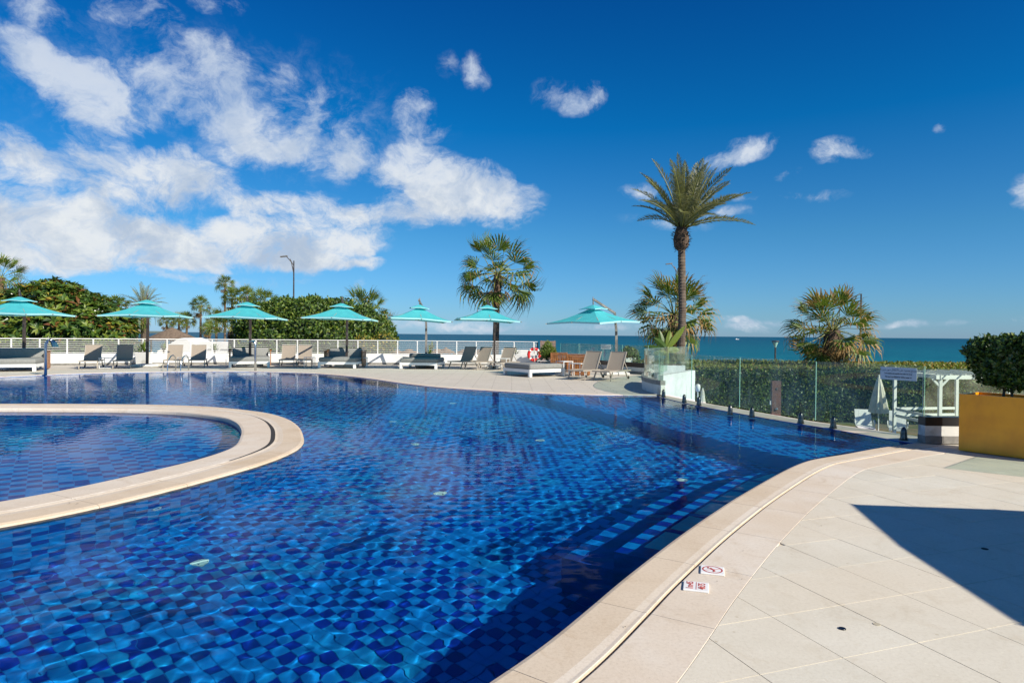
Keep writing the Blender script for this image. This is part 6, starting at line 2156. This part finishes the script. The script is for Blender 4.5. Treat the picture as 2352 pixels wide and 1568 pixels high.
for nm, pp, y, dpt in (('gable', pts, 46, 3.0), ('wing', pts2, 46.3, 2.6)):
    f = pv_pts(pp, y)
    bq = [q + Vector((0, dpt, 0)) for q in f]
    n = len(f)
    MB().add(f + bq, [tuple(range(n)), tuple(range(2 * n - 1, n - 1, -1))] + [(i, i + n, (i + 1) % n + n, (i + 1) % n) for i in range(n)]).build(nm, M['wall'], pv)
q0 = AT(490, 800, 46.25) - pv.location
for k in range(3): MB().box((q0.x - .9 + k * .9, q0.y, q0.z - .05), (.75, .06, .02)).build('groove', M['greystone'], pv)
wv_ = AT(1207, 806, 44)
wbox('low_white_wall', (wv_.x, wv_.y, wv_.z - 1.4), (3.2, .3, 3.0), 'long white garden wall seen behind the railing near the life ring', 'wall')
# distant headland town
rg = random.Random(3)
hd = tag(MB().box((0, 0, 0), (420, 60, 9), taper=.8).build('headland', mat('far headland', (.10, .13, .12), .95), loc=(AT(302, 762, 3000).x, 3000, 0)), kind='structure')
for k, px in enumerate((297, 303, 308, 313, 318, 323, 328)):
    p = AT(px, 760, 2950)
    hgt = rg.uniform(10, 19); w_ = rg.uniform(8, 14)
    tag(MB().box((0, 0, hgt / 2), (w_, 10, hgt)).build('distant_building', M['wall'], loc=(p.x, 2950, 0)), ['leftmost tiny pale building on the far shore', 'second tiny pale building from the left on the far shore', 'third tiny pale building from the left on the far shore', 'middle one of the tiny pale buildings on the far shore', 'third tiny pale building from the right on the far shore', 'second tiny pale building from the right on the far shore', 'rightmost tiny pale building on the far shore'][k], 'building', 'buildings on the far shore')
for k, (px, py, y, lab) in enumerate([(1806, 771.2, 5200, 'tiny dark ship on the horizon right of the path lamp'), (1693, 777, 1500, 'tiny white motor boat on the sea right of the tall palm')]):
    p = AT(px, py, y)
    r = tag(empty('ship' if k == 0 else 'motor_boat', (p.x, y, sea_z)), lab, 'ship' if k == 0 else 'boat')
    s = 40 if k == 0 else 8
    MB().prism([(-s * .5, 0), (-s * .42, -s * .08), (s * .4, -s * .08), (s * .55, 0), (s * .4, s * .08), (-s * .42, s * .08)], 0, s * .12).build('hull', M['mast'] if k == 0 else M['signwhite'], r)
    MB().box((-s * .15, 0, s * .2), (s * .35, s * .1, s * .15)).build('cabin', M['greymast'] if k == 0 else M['signwhite'], r)

# dry leaf litter on the island stones
lt = MB()
rg = random.Random(9)
for k in range(46):
    i = rg.randrange(len(ring_out)); w_ = rg.uniform(.15, .8)
    q = ring_out[i] - normals(ring_out, True)[i] * -w_ if False else offset(ring_out, w_, True)[i]
    if q.x < -8 or abs(q.x) > .8 * q.y: continue
    a = rg.uniform(0, 6.28); s = rg.uniform(.010, .022)
    leaf(lt, Vector((q.x, q.y, .009)), Vector((math.cos(a), math.sin(a), .15)).normalized(), Vector((0, 0, 1)), s * 1.6, s * .6, 0, 0)
for k in range(40):
    i = rg.randrange(len(near)); w_ = rg.uniform(.1, 1.6)
    q = near[i] + near_n[i] * w_
    if not (2.5 < q.y < 9.5 and q.x > -.5): continue
    a = rg.uniform(0, 6.28); s = rg.uniform(.006, .014)
    leaf(lt, Vector((q.x, q.y, .006)), Vector((math.cos(a), math.sin(a), .15)).normalized(), Vector((0, 0, 1)), s * 1.6, s * .6, 0, 0)
tag(lt.build('leaf_litter', M['boots']), 'scattered dry leaf bits on the pool stones', 'leaf litter', kind='stuff')
